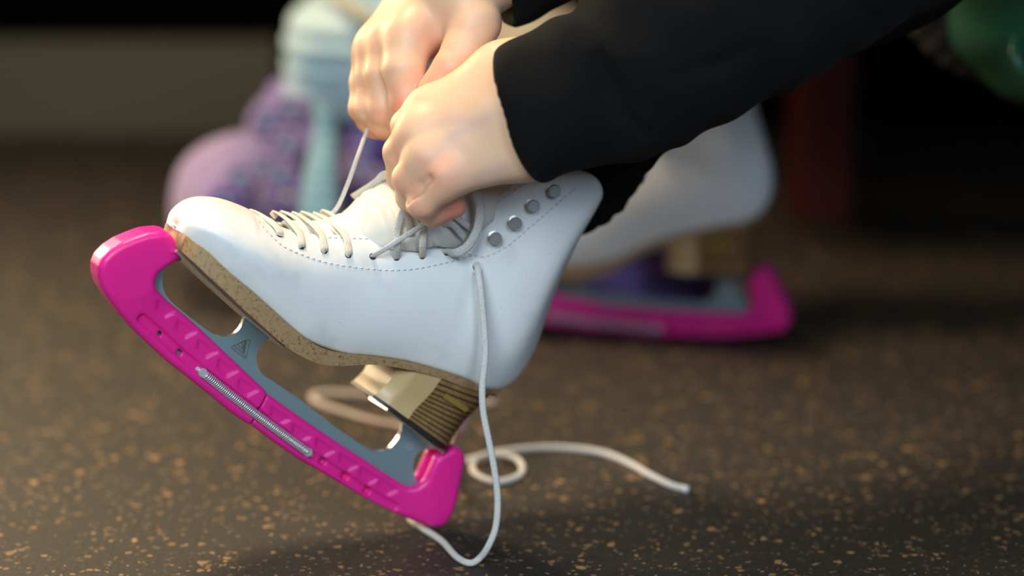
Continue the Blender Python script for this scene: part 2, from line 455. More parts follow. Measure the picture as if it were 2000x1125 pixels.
def upper_mesh():
    R = catmull(RIB, 5); rows = []
    for (bx, by, ws, ex, ey, g, hw, bow, _) in R:
        ws = max(ws, .001); g = max(g, 0.0); hw = max(hw, ws)
        B = np.array(K(bx, by, ws)); E = np.array(K(ex, ey, g)); dvec = E - B; L = np.linalg.norm(dvec) + 1e-9
        nrm = np.array([dvec[1], -dvec[0]]) / L
        if nrm[1] < 0: nrm = -nrm
        q = 0.0 if g > 0.004 else 1.0
        ctl = [(0, 0.0), (0, ws * .6), (.015, ws * .93), (.07, ws * 1.0 + (hw - ws) * .25), (.25, ws + (hw - ws) * .85), (.48, hw),
               (.72, g + (hw - g) * (.80)), (.90, g + (hw - g) * (.42 + .08 * q)), (1.0, g)]
        cc = catmull(np.array(ctl), 4)
        row = []
        for fr_, w_ in cc:
            p = B + dvec * fr_ + nrm * (bow * math.sin(math.pi * min(1, max(0, fr_))) )
            row.append((p[0], max(0, w_) if fr_ < .5 else max(w_, g), p[1]))
        rows.append([(x, -y, z) for x, y, z in row[:0:-1]] + row)
    V = [p for r_ in rows for p in r_]; n = len(rows[0]); F = []
    for i in range(len(rows) - 1):
        for j in range(n - 1): F.append((i * n + j, i * n + j + 1, (i + 1) * n + j + 1, (i + 1) * n + j))
    F.append(tuple(range(n))[::-1])
    bm = bmesh.new(); vs = [bm.verts.new(v) for v in V]
    for f in F:
        try: bm.faces.new([vs[i] for i in f])
        except ValueError: pass
    bmesh.ops.remove_doubles(bm, verts=bm.verts, dist=0.0004)
    bmesh.ops.recalc_face_normals(bm, faces=bm.faces)
    # the outward side: the mean normal on the near side should face +y
    s = sum(f.normal.y for f in bm.faces if f.calc_center_median().y > 0.02)
    if s < 0: bmesh.ops.reverse_faces(bm, faces=bm.faces)
    # soft creases of worn leather: pinched folds below the side eyelet and light waves
    ce = Vector((K(932, 530, .036)[0], .036, K(932, 530, .036)[1]))
    dn = Vector((K(885, 690, .036)[0], .036, K(885, 690, .036)[1])) - ce
    dn2 = Vector((K(1000, 640, .036)[0], .036, K(1000, 640, .036)[1])) - ce
    for v in bm.verts:
        n_ = noise.noise(v.co * 22) * 0.0012
        if v.co.y > 0.015:
            for dd in (dn, dn2):
                r_ = v.co - ce; t = r_.dot(dd) / dd.length_squared
                if -0.02 < t < 1.2:
                    e = (r_ - dd * t); e.y = 0; e = e.length
                    wd = .003 + .007 * max(t, 0)
                    n_ -= 0.0016 * math.exp(-(e / wd) ** 2) * max(0, 1 - abs(t) / 1.2) * min(1, 4 * abs(t) + .3)
        v.co.y += n_ * (1 if v.co.y > 0 else -1) * min(1, abs(v.co.y) / .02)
    me = bpy.data.meshes.new('boot_upper'); bm.to_mesh(me)
    bvh = BVHTree.FromBMesh(bm); bm.free(); return me, bvh
UP_ME, UP_BVH = upper_mesh()
def cast(px, py, lift=0.0, bvh=None):
    o_ = MWI @ CAM; d_ = (MWI.to_3x3() @ ray(px, py)).normalized()
    h = (bvh or UP_BVH).ray_cast(o_, d_)
    if h[0] is None:
        x, z = K(px, py, .035); return Vector((x, .035, z)), Vector((0, 1, 0))
    n = h[1] if h[1].y > 0 or h[1].dot(d_) < 0 else -h[1]
    if n.dot(d_) > 0: n = -n
    return h[0] + n * lift, n

def smooth_angle(o, deg=35):
    me = o.data
    me.polygons.foreach_set('use_smooth', [True] * len(me.polygons))
    bm = bmesh.new(); bm.from_mesh(me)
    for e in bm.edges:
        if len(e.link_faces) == 2 and e.calc_face_angle(0) > math.radians(deg): e.smooth = False
    bm.to_mesh(me); bm.free()
def part(name, vf, m, parent, sharp=None):
    o = link(name, mesh_from(*vf), m, parent)
    if sharp: smooth_angle(o, sharp)
    return o

def plate2d(poly, y0, y1):
    """extrude a 2D (x,z) polygon between y0 and y1; side faces get material 1"""
    bm = bmesh.new(); vs = [bm.verts.new((x, y0, z)) for x, z in poly]; f = bm.faces.new(vs)
    r_ = bmesh.ops.extrude_face_region(bm, geom=[f]); nv = [g for g in r_['geom'] if isinstance(g, bmesh.types.BMVert)]
    for q in nv: q.co.y = y1
    for q in bm.faces: q.material_index = 1 if len(q.verts) == 4 and len(poly) != 4 else 0
    bmesh.ops.recalc_face_normals(bm, faces=bm.faces)
    bmesh.ops.triangulate(bm, faces=[q for q in bm.faces if len(q.verts) > 4])
    me = bpy.data.meshes.new('plate'); bm.to_mesh(me); bm.free(); return me

SKATE_SRC = []
def build_skate(label):
    root = empty('ice_skate', MW); tag(root, label, 'ice skate')
    # upper
    o = link('boot_upper', UP_ME, [M['leather'], M['lining']], root)
    md = o.modifiers.new('thick', 'SOLIDIFY'); md.thickness = 0.0026; md.offset = -1; md.material_offset = 1; md.material_offset_rim = 0; md.use_rim = True
    o.data.materials
    # padded collar along the rim of the shaft
    # tongue
    TG = np.array([(552, 428, .012), (580, 431, .014), (612, 428, .016), (648, 424, .018), (690, 398, .026), (722, 373, .031), (752, 350, .033), (790, 330, .034), (850, 308, .034), (920, 292, .034), (985, 282, .034), (1040, 275, .034)], float)
    TB = np.array([(570, 470), (600, 480), (640, 485), (690, 487), (735, 487), (775, 487), (815, 487), (850, 480), (900, 478), (950, 440), (1000, 400), (1050, 360)], float)
    T = catmull(np.hstack([TG, TB]), 8); rows = []
    for i, (tx, ty, hw, bx, by) in enumerate(T):
        top = np.array(K(tx, ty, -.004)); bot = np.array(K(bx, by, hw * .93)); row = []
        rip = 0.0
        for gx in (668, 712, 733, 751, 768, 786, 806, 830): rip -= .0016 * math.exp(-((tx - gx) / 3.2) ** 2)
        rip += .0010 * math.sin(tx * .09)
        for j in range(25):
            a = -math.pi / 2 + math.pi * j / 24; s_ = math.sin(a); c_ = math.cos(a)
            q = c_ ** .75 if c_ > 0 else 0
            p = bot + (top - bot) * q
            u = (top - bot) / np.linalg.norm(top - bot)
            k = rip * (0.4 + 0.6 * abs(math.sin(a * 2.0 + .3)))
            row.append((p[0] + u[0] * k, s_ * (hw + k * .8), p[1] + u[1] * k))
        rows.append(row)
    V = [p for r_ in rows for p in r_]; n = 25; F = [(i * n + j, (i + 1) * n + j, (i + 1) * n + j + 1, i * n + j + 1) for i in range(len(rows) - 1) for j in range(n - 1)]
    tg = part('tongue', (V, F), M['tongue'], root)
    md = tg.modifiers.new('t', 'SOLIDIFY'); md.thickness = 0.004; md.offset = -1
    bmt = bmesh.new(); bmt.from_mesh(tg.data); bmesh.ops.recalc_face_normals(bmt, faces=bmt.faces)
    if sum(f.normal.z for f in bmt.faces) < 0: bmesh.ops.reverse_faces(bmt, faces=bmt.faces)
    bmt.to_mesh(tg.data); tb = BVHTree.FromBMesh(bmt); bmt.free()
    build_skate.tongue_bvh = tb
    # sole
    SO = np.array([(346.5, 447, 339, 465, .003), (348, 450, 341.5, 472, .009), (351.5, 454, 345.5, 478, .014), (360, 461, 351, 488, .021), (378, 476, 364, 500, .0285), (401, 493, 386, 520, .034), (428, 519, 410, 543, .0375), (455, 544, 440, 570, .040),
                   (484, 567, 469, 598, .041), (520, 599, 510, 635, .041), (563, 638, 556, 675, .040), (607, 672, 598, 700, .038), (640, 688, 632, 711, .036), (671, 694.5, 668, 713, .035), (725, 700.5, 722, 710.5, .033),
                   (793, 710.5, 778, 717, .032), (857, 727.5, 846, 733, .0315), (916, 748, 902, 754, .029), (948, 765, 940, 769, .023), (966, 772, 958, 774, .015), (974, 774, 968, 776, .004)], float)
    S = catmull(SO, 5); rows = []
    for tx, ty, bx, by, w_ in S:
        w_ = max(w_, .002); t = np.array(K(tx, ty, w_)) + np.array([0, .0012 * min(1, (w_ / .022) ** 2)]); b = np.array(K(bx, by, w_ * .96)); e = w_ + .0012 * min(1, w_ / .022)
        rows.append([(t[0], -e, t[1]), (t[0] * .97 + b[0] * .03, -e - .0008, t[1] * .97 + b[1] * .03), (b[0], -e, b[1]), (b[0], -e * .5, b[1]), (b[0], 0, b[1]), (b[0], e * .5, b[1]), (b[0], e, b[1]), (t[0] * .97 + b[0] * .03, e + .0008, t[1] * .97 + b[1] * .03), (t[0], e, t[1]), (t[0], e * .5, t[1]), (t[0], 0, t[1]), (t[0], -e * .5, t[1])])
    n = 12; V = [p for r_ in rows for p in r_]; F = [(i * n + j, i * n + (j + 1) % n, (i + 1) * n + (j + 1) % n, (i + 1) * n + j) for i in range(len(rows) - 1) for j in range(n)]
    F += [tuple(range(n))[::-1], tuple((len(rows) - 1) * n + j for j in range(n))]
    part('sole', (V, F), M['cork'], root, 40)
    # heel: pale front block with stacked brown layers behind
    HF = np.array([(779, 708), (768, 733), (756, 750), (742, 762), (733, 772)], float)   # breast edge top to bottom (near corner)
    HB = np.array([(955, 766), (930, 795), (908, 818), (888, 845), (872, 874)], float)   # rear edge top to bottom
    HW = np.array([.0315, .0285, .0262, .0250, .0255])
    HF, HB, HW = catmull(HF, 6), catmull(HB, 6), catmull(HW[:, None], 6)[:, 0]
    def hsec(t, f0, f1, nseg=9, inset=0.0):
        """section at height t (0 top..1 bottom) between fractions f0,f1 of the length"""
        tt = np.linspace(0, 1, 25)
        fx = np.interp(t, tt, HF[:, 0]), np.interp(t, tt, HF[:, 1]); bx_ = np.interp(t, tt, HB[:, 0]), np.interp(t, tt, HB[:, 1]); hw = np.interp(t, tt, HW) - inset
        A = np.array(K(fx[0], fx[1], hw * .8)); Bq = np.array(K(bx_[0], bx_[1], 0.004)); pts = []
        Nn = 14
        for side in (1, -1):
            rng = range(Nn + 1) if side == 1 else range(Nn, -1, -1)
            for i in rng:
                f_ = f0 + (f1 - f0) * i / Nn
                # D-shaped plan: concave breast, full sides, round back
                wv = hw * (min(1, (0.80 + 1.6 * f_)) if f_ < .13 else 1.0) * (1 - max(0, (f_ - .55) / .45) ** 2.4) ** .5 if f_ < 1 else 0
                if f_ >= 1: wv = 0.0005
                p = A + (Bq - A) * f_
                pts.append((p[0], side * max(wv, .0005), p[1]))
        return pts
    def hblock(t0, t1, f0, f1, nh=6, inset=0.0):
        rows = [hsec(t0 + (t1 - t0) * i / nh, f0, f1, inset=inset) for i in range(nh + 1)]
        n = len(rows[0]); V = [p for r_ in rows for p in r_]
        F = [(i * n + j, i * n + (j + 1) % n, (i + 1) * n + (j + 1) % n, (i + 1) * n + j) for i in range(nh) for j in range(n)]
        F += [tuple(range(n))[::-1], tuple(nh * n + j for j in range(n))]
        bm = bmesh.new(); vs = [bm.verts.new(v) for v in V]; [bm.faces.new([vs[i] for i in q]) for q in F]
        bmesh.ops.recalc_face_normals(bm, faces=bm.faces); me = bpy.data.meshes.new('h'); bm.to_mesh(me); bm.free(); return me
    heel = link('heel', hblock(0, 1, 0, .372, 12, -.0001), M['heelwood'], root); smooth_angle(heel, 40)
    hc = link('heel_core', hblock(0, 1, .30, .985, 12, .0014), M['heelcore'], heel); smooth_angle(hc, 40)
    NL = 11
    for i in range(NL):
        g = .16
        l_ = link('heel_layer', hblock((i + g) / NL, (i + 1 - g) / NL, (.368), 1.0, 2, 0.0), M['layer'], heel); smooth_angle(l_, 30)
    hp = [hsec(1.0, -.01, 1.0), hsec(1.0, -.01, 1.0)]
    dz = Vector((0, 0, -1)) * .0022
    V = [Vector(p) for p in hp[0]] + [Vector(p) + dz for p in hp[0]]; n = len(hp[0])
    V = [Vector((p.x, p.y * 1.03, p.z)) for p in V]
    part('heel_plate', (V, [tuple(range(n)), tuple(n + j for j in range(n))[::-1]] + [(j, j + n, (j + 1) % n + n, (j + 1) % n) for j in range(n)]), M['plate'], root, 30)
    # brass badge on the heel
    hb = BVHTree.FromObject(link('tmp', hblock(0, 1, 0, 1, 8, 0), M['heelwood'], root), bpy.context.evaluated_depsgraph_get())
    bpy.data.objects.remove(bpy.data.objects['tmp'])
    c0, n0 = cast(890, 785, 0.0014, hb); a0, _ = cast(870, 772, .0014, hb); a1, _ = cast(912, 799, .0014, hb)
    ax = (a1 - a0); L = ax.length; ax.normalize(); ay = n0.cross(ax).normalized()
    bd = part('badge', box_vf(c0, ax, ay, n0, L, .0034, .0008), M['brass'], heel, 30); bd['label'] = 'small brass badge'
    V = []; F = []
    for k in range(6):
        vf_ = box_vf(c0 + ax * (k - 2.5) * L / 7.5 + n0 * .0005, ax, ay, n0, L / 16, .0020, .0005); V, F = join((V, F), vf_)
    # blade
    PL = [(347, 488), (382, 522), (420, 558), (452, 587), (489, 620), (520, 646), (556, 676)]
    P2 = scurve(PL, 5, .016); P3 = [Vector((x, 0, z - .0008)) for x, z in P2]
    nm = Vector((0, 1, 0))
    part('sole_plate', sweep(P3, .034, .0026, hint=(0, 0, 1), n=12, power=8), M['chrome'], root, 30)
    tu = (Vector(P3[-1]) - Vector(P3[0])).normalized(); nn = tu.cross(Vector((0, 1, 0))); nn = nn if nn.z > 0 else -nn
    Pk = [p + nn * .0022 for p in P3]
    part('sole_gasket', sweep(Pk, .036, .0022, hint=(0, 0, 1), n=12, power=8), M['plate'], root, 30)
    ho1 = catmull(np.array([(356, 508), (336, 513), (322, 528), (317, 550), (326, 579), (360, 611), (411, 649), (431, 657), (452, 655), (468, 643), (476, 625), (479, 612)], float), 6)
    ho2 = catmull(np.array([(531, 658), (513, 671), (502, 690), (502, 710), (513, 731), (536, 747), (578, 775), (619, 806), (660, 838), (706, 869), (722, 878), (738, 882), (758, 878), (774, 862), (783, 845), (786, 826)], float), 6)
    ho3 = catmull(np.array([(842, 876), (824, 879), (811, 893), (807, 913), (811, 933), (820, 948), (834, 960)], float), 6)
    bot = catmull(np.array([(812, 990), (718, 955), (640, 910), (560, 862), (480, 808), (411, 757), (340, 700), (280, 645), (240, 600), (222, 565), (222, 530), (240, 506), (290, 484), (335, 478)], float), 4)
    poly = KP(list(ho1) + list(ho2) + list(ho3) + list(bot), .0022)
    bl = link('blade', plate2d(poly, -.0022, .0022), [M['steel'], M['chrome']], root, smooth=False); smooth_angle(bl, 30)
    # rear plate under the heel
    a_ = Vector((*K(752, 800, .014),)).to_3d(); p0 = K(752, 796, .012); p1 = K(862, 881, .012)
    a0 = Vector((p0[0], 0, p0[1])); a1 = Vector((p1[0], 0, p1[1])); ax = (a1 - a0).normalized(); az = ax.cross(Vector((0, 1, 0))); az = az if az.z > 0 else -az
    part('heel_mount_plate', sweep([a0 + (a1 - a0) * i / 6 for i in range(7)], .034, .0022, hint=tuple(az), n=12, power=8), M['chrome'], root, 30)
    # screws
    for px, py in ((374, 521), (436, 578), (485, 621)):
        x, z = K(px, py, .010); part('screw', disc_lathe((x, .010, z + .0012), -nn, [(.0032, -.001), (.0032, .0004), (.0026, .0014), (.0012, .0020), (.0001, .0021)], 14), M['chrome'], root)
    for px, py in ((770, 812), (842, 873)):
        x, z = K(px, py, .011); part('screw', disc_lathe((x, .011, z + .0010), -az, [(.0032, -.001), (.0032, .0004), (.0026, .0014), (.0012, .0020), (.0001, .0021)], 14), M['chrome'], root)
    # engraved triangle emblem with the word under its slanted bars
    YL = .00232
    tri = [(449, 678), (489, 660.5), (480.5, 702)]
    def seg(p, q, wpx, name=None):
        a = Vector((*K(*p, YL),)); b = Vector((*K(*q, YL),)); d = (b - a).normalized(); nrm = Vector((-d.y, d.x)) * wpx / 6200
        return [(v.x, YL + .0001, v.y) for v in (a + nrm, b + nrm, b - nrm, a - nrm)], [(0, 1, 2, 3)]
    lines = []
    cen = np.mean(tri, axis=0)
    rp = []
    for i in range(3):
        p = np.array(tri[i]); a = np.array(tri[i - 1]); b = np.array(tri[(i + 1) % 3])
        e0 = p + (a - p) * .16; e1 = p + (b - p) * .16
        for t in np.linspace(0, 1, 6): rp.append((1 - t) ** 2 * e0 + 2 * t * (1 - t) * p + t * t * e1)
    for i in range(len(rp)): lines.append(seg(tuple(rp[i]), tuple(rp[(i + 1) % len(rp)]), 1.1))
    lines.append(seg((479.5, 665), (475.5, 689), 4.6))
    for p, q, k in (((477, 666), (468.5, 671), 1.1), ((472, 669), (475, 681), 1.8), ((464, 672.5), (474, 682), 1.6), ((458, 675), (472.5, 686), 1.2)): lines.append(seg(p, q, k))
    em = part('emblem', join(*lines), M['engraving'], bl, None)
    tcu = bpy.data.curves.new('t', 'FONT'); tcu.body = 'ULTIMA'; tcu.size = 1; tcu.align_x = 'CENTER'; tcu.align_y = 'BOTTOM'; tcu.resolution_u = 2; tcu.space_character = 1.25
    to = bpy.data.objects.new('t', tcu); COL.objects.link(to); bpy.context.view_layer.update()
    tm = bpy.data.meshes.new_from_object(to.evaluated_get(bpy.context.evaluated_depsgraph_get())); bpy.data.objects.remove(to)
    a = Vector((*K(452, 682.5, YL),)); b = Vector((*K(477.5, 700.8, YL),)); d = (b - a); L = d.length; d.normalize(); up = Vector((-d.y, d.x))
    if up.y < 0: up = -up
    xs = [v.co.x for v in tm.vertices]; sc_ = L * .98 / (max(xs) - min(xs)); mid = (a + b) / 2 + up * .0003
    for v in tm.vertices:
        q = mid + d * (v.co.x * sc_) + up * (v.co.y * sc_); v.co = (q.x, YL + .0001, q.y)
    link('lettering', tm, M['engraving'], bl, smooth=False)
    sp = []
    for k in range(5):
        an = math.radians(90 + 72 * k + 12); an2 = math.radians(90 + 72 * (k + 2) + 12)
        c_ = (800, 872); sp.append(seg((c_[0] + 10 * math.cos(an), c_[1] - 10 * math.sin(an)), (c_[0] + 10 * math.cos(an2), c_[1] - 10 * math.sin(an2)), 1.6))
    part('star_mark', join(*sp), M['sparkle'], bl, None)
    # hooks
    for px, py in ((964, 463), (1003, 433), (1037, 400), (1078, 371)):
        p, n_ = cast(px, py + 1); n_ = (n_ + Vector((0, .6, 0))).normalized()
        ups = Vector((-.25, 0, .9)); off = (n_ * .0062)
        base = disc_lathe(p, n_, [(.0042, 0), (.0042, .0006), (.0030, .0010), (.0019, .0016), (.0017, .0034), (.0022, .0042)], 18)
        cap = disc_lathe(p + n_ * .0042, n_, [(.0036, 0), (.0041, .0005), (.0041, .0016), (.0036, .0021), (.0001, .0021)], 20)
        h_ = part('lace_hook', base, M['nickel'], root, 35); part('hook_cap', cap, M['nickel'], h_, 35)
    # side eyelet ring
    p, n_ = cast(930.5, 521)
    a_ = n_.orthogonal().normalized(); b_ = n_.cross(a_)
    part('eyelet_ring', sweep([p + n_ * .0006 + a_ * math.cos(t) * .0038 + b_ * math.sin(t) * .0034 for t in np.linspace(0, 2 * math.pi, 25)[:-1]], .0019, .0019, hint=tuple(n_), n=10, closed=True), M['enamel'], root)
    part('eyelet', disc_lathe(p, n_, [(.0032, -.001), (.0032, .00035), (.0001, .00035)], 16), M['hole'], root, 30)
    build_skate.eye = (p, n_)
    build_skate.holes = []
    for px, py in ((545, 459), (588, 482), (633, 490), (680, 498), (728, 501), (774, 503), (824, 500), (872, 493)):
        p, n_ = cast(px, py); build_skate.holes.append((p, n_))
        part('eyelet', disc_lathe(p, n_, [(.0023, -.001), (.0022, .0002), (.0016, .0003), (.0001, .0001)], 14), M['hole'], root, 40)
    # stitching
    def stitch(pxl, step=12.5, dash=.56, wd=.0007):
        P = resample(catmull(np.array(pxl, float), 8), 1.0); out = []
        for i in range(0, len(P) - int(step), int(step)):
            a, na = cast(*P[i], .00012); b, nb = cast(*P[min(len(P) - 1, i + int(step * dash))], .00012)
            if (b - a).length > .008 or (b - a).length < 1e-4: continue
            c = (b - a).normalized(); out.append(box_vf((a + b) / 2, c, na.cross(c).normalized(), na, (b - a).length, wd, .0004))
        return join(*out)
    seams = [
        [(503, 430), (516, 447), (530, 461), (556, 483), (610, 505), (658, 517), (725, 526), (776, 528), (821, 524), (885, 510), (923, 499), (949, 501), (991, 480), (1034, 444), (1077, 408), (1119, 371), (1131, 361)],
        [(640, 464), (700, 466), (760, 467), (820, 466), (860, 461), (880, 470), (890, 485), (905, 494), (930, 498)],
        [(945, 418), (960, 404), (985, 386), (1010, 368), (1034, 352)],
    ]
    for s_ in seams:
        o = part('seam_stitching', stitch(s_), M['thread'], root, None); o['kind'] = 'stuff'
    return root
# ------------------------------------------------------------ blade guard
G_OUT = [(315, 449), (300, 451), (285, 453), (262, 461), (236, 472), (214, 486), (197, 503), (190, 520), (190, 540), (196, 560), (210, 583), (231, 611), (252, 635), (273, 657), (327, 707), (369, 740), (411, 773), (450, 806), (488, 832),
         (536, 868), (578, 897), (639, 933), (680, 957), (718, 979), (750, 995), (781, 1010), (821, 1025), (845, 1033), (864, 1031), (876, 1020), (884, 1003), (891, 985), (900, 941), (906, 910), (909, 893), (902, 876), (884, 869),
         (866, 880), (848, 890), (838, 912), (828, 935), (815, 947), (799, 950), (782, 941), (720, 900), (679, 874), (619, 834), (560, 793), (523, 766), (452, 699), (400, 650), (369, 622), (330, 590), (306, 566), (301, 550), (307, 534), (325, 520), (350, 508), (356, 503), (353, 486), (340, 466), (328, 452)]
GW = .0125
def guard_meshes():
    P = KP(G_OUT, .0085); xs = [p[0] for p in P]; zs = [p[1] for p in P]
    h = .0009
    g = Grid((min(xs) - .004, -.0165, min(zs) - .004), (max(xs) + .004, .0165, max(zs) + .004), h)
    X2, Z2 = g.X[:, 0, :], g.Z[:, 0, :]
    X2, Z2 = np.broadcast_arrays(X2, Z2)
    d2 = poly_sdf2(P, X2, Z2)
    # along-guard coordinate: distance to end bulbs
    def blob(px, py, r):
        c = K(px, py, .008); return np.exp(-(((X2 - c[0]) ** 2 + (Z2 - c[1]) ** 2) / r ** 2))
    hw = .0088 + .0045 * np.clip(blob(235, 545, .030) + blob(285, 490, .022), 0, 1) + .0045 * np.clip(blob(868, 975, .024) + blob(885, 900, .02), 0, 1)
    # relief: sunk groove, raised ratchet, trapezoid dimples
    def strip(pl, r):
        q = KP(pl, .0085); d = np.full(X2.shape, 9., np.float32)
        for i in range(len(q) - 1):
            a, b = np.array(q[i]), np.array(q[i + 1]); e = b - a; t = np.clip(((X2 - a[0]) * e[0] + (Z2 - a[1]) * e[1]) / (e @ e), 0, 1)
            d = np.minimum(d, np.hypot(X2 - a[0] - t * e[0], Z2 - a[1] - t * e[1]))
        return d - r
    def sink(d, depth, soft=.0008): return depth * np.clip(.5 - d / soft / 2, 0, 1)
    dep = sink(strip([(277, 622), (312, 652), (352, 690), (400, 730), (450, 768), (520, 822), (602, 884)], .0030), .0024)
    dep = np.maximum(dep, sink(strip([(602, 884), (660, 922), (718, 960), (772, 990)], .0024), .0018))
    for c in ((322, 603), (363, 643), (404, 682), (444, 719), (484, 757), (548, 814), (590, 847), (636, 875), (682, 904), (722, 930), (758, 952)):
        tri_ = KP([(c[0] - 15, c[1] - 16), (c[0] + 18, c[1] + 5), (c[0] - 2, c[1] + 15), (c[0] - 17, c[1] - 1)], .0085)
        dep = np.maximum(dep, sink(poly_sdf2(tri_, X2, Z2) - .0006, .0012, .0009))
    F = np.empty(tuple(g.n), np.float32)
    r_ = .0042
    yy = np.abs(g.Y)
    surf = (hw - dep)[:, None, :]
    a = (d2 + .0)[:, None, :]; b = yy - surf
    qa = np.maximum(a + r_, 0); qb = np.maximum(b + r_, 0)
    F[:] = np.minimum(np.maximum(a + r_, b + r_), 0) + np.sqrt(qa * qa + qb * qb) - r_
    # slot that takes the blade, open upwards between the two end caps
    sl = KP([(306, 528), (340, 500), (360, 510), (420, 600), (480, 680), (560, 770), (680, 852), (800, 930), (850, 880), (862, 870), (875, 900), (850, 950), (812, 976), (718, 940), (640, 896), (560, 850), (480, 796), (411, 745), (340, 690), (280, 632), (252, 590), (240, 545), (262, 520)], 0)
    ds = poly_sdf2(sl, X2, Z2)[:, None, :]
    slot = np.maximum(ds, yy - .0034)
    F = smax(F, -slot, .001)
    # through windows along the groove
    for c in ((313, 653), (352, 690), (632, 902), (676, 931), (719, 959)):
        q = K(c[0], c[1], .0085); ww = np.maximum(np.maximum(np.abs(g.X - q[0]) - .0016, np.abs(g.Z - q[1]) - .0016), -(yy - .003)); F = np.maximum(F, -ww)
    # ratchet teeth on the lower edge
    # split into the two telescoping halves
    s0, s1 = K(488, 836, .0085), K(523, 770, .0085); e = np.array([s1[0] - s0[0], s1[1] - s0[1]]); nrm = np.array([e[1], -e[0]]); nrm /= np.linalg.norm(nrm)
    if nrm[0] < 0: nrm = -nrm
    side = ((g.X - s0[0]) * nrm[0] + (g.Z - s0[1]) * nrm[1])
    Ff = smax(F - .0, .0004 - side, .001)
    Fr = smax(F + .0007, side + .0003, .001)
    return np_mesh(*g.surface(Ff), 'guard_front', 1), np_mesh(*g.surface(Fr), 'guard_rear', 1)
GF, GR = guard_meshes()
def build_guard(label):
    root = empty('blade_guard', MW); tag(root, label, 'skate guard')
    link('front_shell', GF, M['pink'], root); link('rear_shell', GR, M['pink'], root)
    A = np.array([K(398, 729, .0095)]); pts = catmull(np.array([K(402, 733, .0095), K(450, 771, .0095), K(525, 828, .0095), K(601, 883, .0095)]), 40)
    pts = resample(pts, .0001); L = len(pts); turns = 62; V = []
    rad = .0024; P = []
    for i in range(turns * 12):
        s = i / (turns * 12 - 1) * (L - 1); p = pts[int(s)]; q = pts[min(L - 1, int(s) + 2)] - pts[max(0, int(s) - 2)]; q = q / np.linalg.norm(q); nz = np.array([-q[1], q[0]])
        t = i / 12 * 2 * math.pi
        P.append((p[0] + nz[0] * rad * math.cos(t), .0088 + rad * math.sin(t), p[1] + nz[1] * rad * math.cos(t)))
    s_ = link('spring', mesh_from(*sweep(P, .0010, .0010, hint=(0, 1, 0), n=5)), M['wire'], root); s_['label'] = 'coiled chrome spring'
    for c, k in (((397, 729), 1), ((602, 884), -1)):
        x, z = K(c[0], c[1], .009); e = pts[-1] - pts[0]; e = e / np.linalg.norm(e) * -k
        o_ = Vector((x, .0075, z))
        vf_ = sweep([o_ - Vector((e[0], 0, e[1])) * .002, o_ + Vector((0, .0008, 0)), o_ + Vector((e[0], 0, e[1])) * .003 + Vector((0, .0002, 0)), o_ + Vector((e[0], 0, e[1])) * .0045 - Vector((0, .003, 0))], .0030, .0030, hint=(0, 1, 0.01), n=10)
        vf2 = disc_lathe(o_ + Vector((0, .0006, 0)), (0.1, 1, 0), [(.0030, -.001), (.0030, .0010), (.0022, .0018), (.0001, .0018)], 14)
        part('spring_end', join(vf_, vf2), M['wire'], root, 40)
    return root

skate = build_skate('white leather ice skate with raised toe, being laced up in front')
guard = build_guard('pink plastic guard on the tilted front skate blade')

# ------------------------------------------------------------ laces of the front skate (parts of it)
def near(px, py, w_):
    x, z = K(px, py, w_); return Vector((x, w_, z))
H = build_skate.holes
def lace(pts, wd=.0045, th=.0016, m='lace', hint=(0, 1, 0), parent=skate, step=.0015, name='lace'):
    P = resample(catmull(np.array([tuple(p) for p in pts]), 8), step)
    return link(name, mesh_from(*sweep(P, wd, th, hint=hint, n=10, power=2.6)), M[m], parent)
def cross_laces(parent):
    """strands that rise from each near eyelet, over the flap edge and across to the far side"""
    tops = [((545, 459), (532, 442), (519, 425), (497, 413)), ((588, 482), (583, 458), (565, 432), (541, 416)), ((633, 490), (626, 460), (606, 435), (580, 418)), ((680, 498), (674, 466), (655, 440), (622, 419))]
    ws = [.010, .002, -.014]
    for i, (e, p1, p2, p3) in enumerate(tops):
        h, n_ = H[i]; q1, n1 = cast(p1[0], p1[1], .0016)
        if q1.y < .008: q1 = near(*p1, .022)
        pts = [h - n_ * .002, h + n_ * .0013, (h + q1) / 2 + n_ * .0014, q1, near(*p2, .010), near(*p3, -.012), near(p3[0] - 8, p3[1] + 6, -.022)]
        lace(pts, .0052, .0017, 'lace_cream', hint=(0.15, .75, .6), parent=parent)
    # the strands going the other way, from far forward eyelets to the near flap underneath
    for a, b, c in (((560, 416), (600, 440), (628, 462)), ((600, 417), (640, 440), (668, 463)), ((640, 414), (676, 440), (704, 462))):
        lace([near(a[0] - 10, a[1] + 4, -.02), near(*a, -.012), near(*b, .006), near(*c, .0195), near(c[0] + 4, c[1] + 10, .022)], .0048, .0016, 'lace_cream', hint=(0.1, .6, .75), parent=parent)
cross_laces(skate)
# loose strands under the hand
h, n_ = H[4]; lace([h - n_ * .002, h + n_ * .0015, near(752, 486, .0385), near(790, 462, .042), near(838, 432, .046)], .0034, .0014)
h, n_ = H[5]; lace([h - n_ * .002, h + n_ * .0013, near(776, 480, .0375), near(775, 455, .036), near(783, 425, .034), near(794, 398, .034), near(803, 380, .034)], .0050, .0019)
h, n_ = H[6]; lace([h - n_ * .002, h + n_ * .0013, near(826, 478, .038), near(826, 452, .037), near(818, 425, .032), near(812, 400, .030)], .0050, .0019, 'lace_cream')
h, n_ = H[7]; lace([h - n_ * .002, h + n_ * .0014, near(890, 494, .041), near(910, 484, .044), near(926, 462, .046), near(935, 436, .046), near(938, 405, .046), near(932, 375, .046), near(920, 355, .045)], .0062, .0026)
lace([near(845, 452, .026), near(868, 438, .034), near(886, 440, .038), near(905, 462, .038), near(914, 470, .034)], .0042, .0018, 'lace')
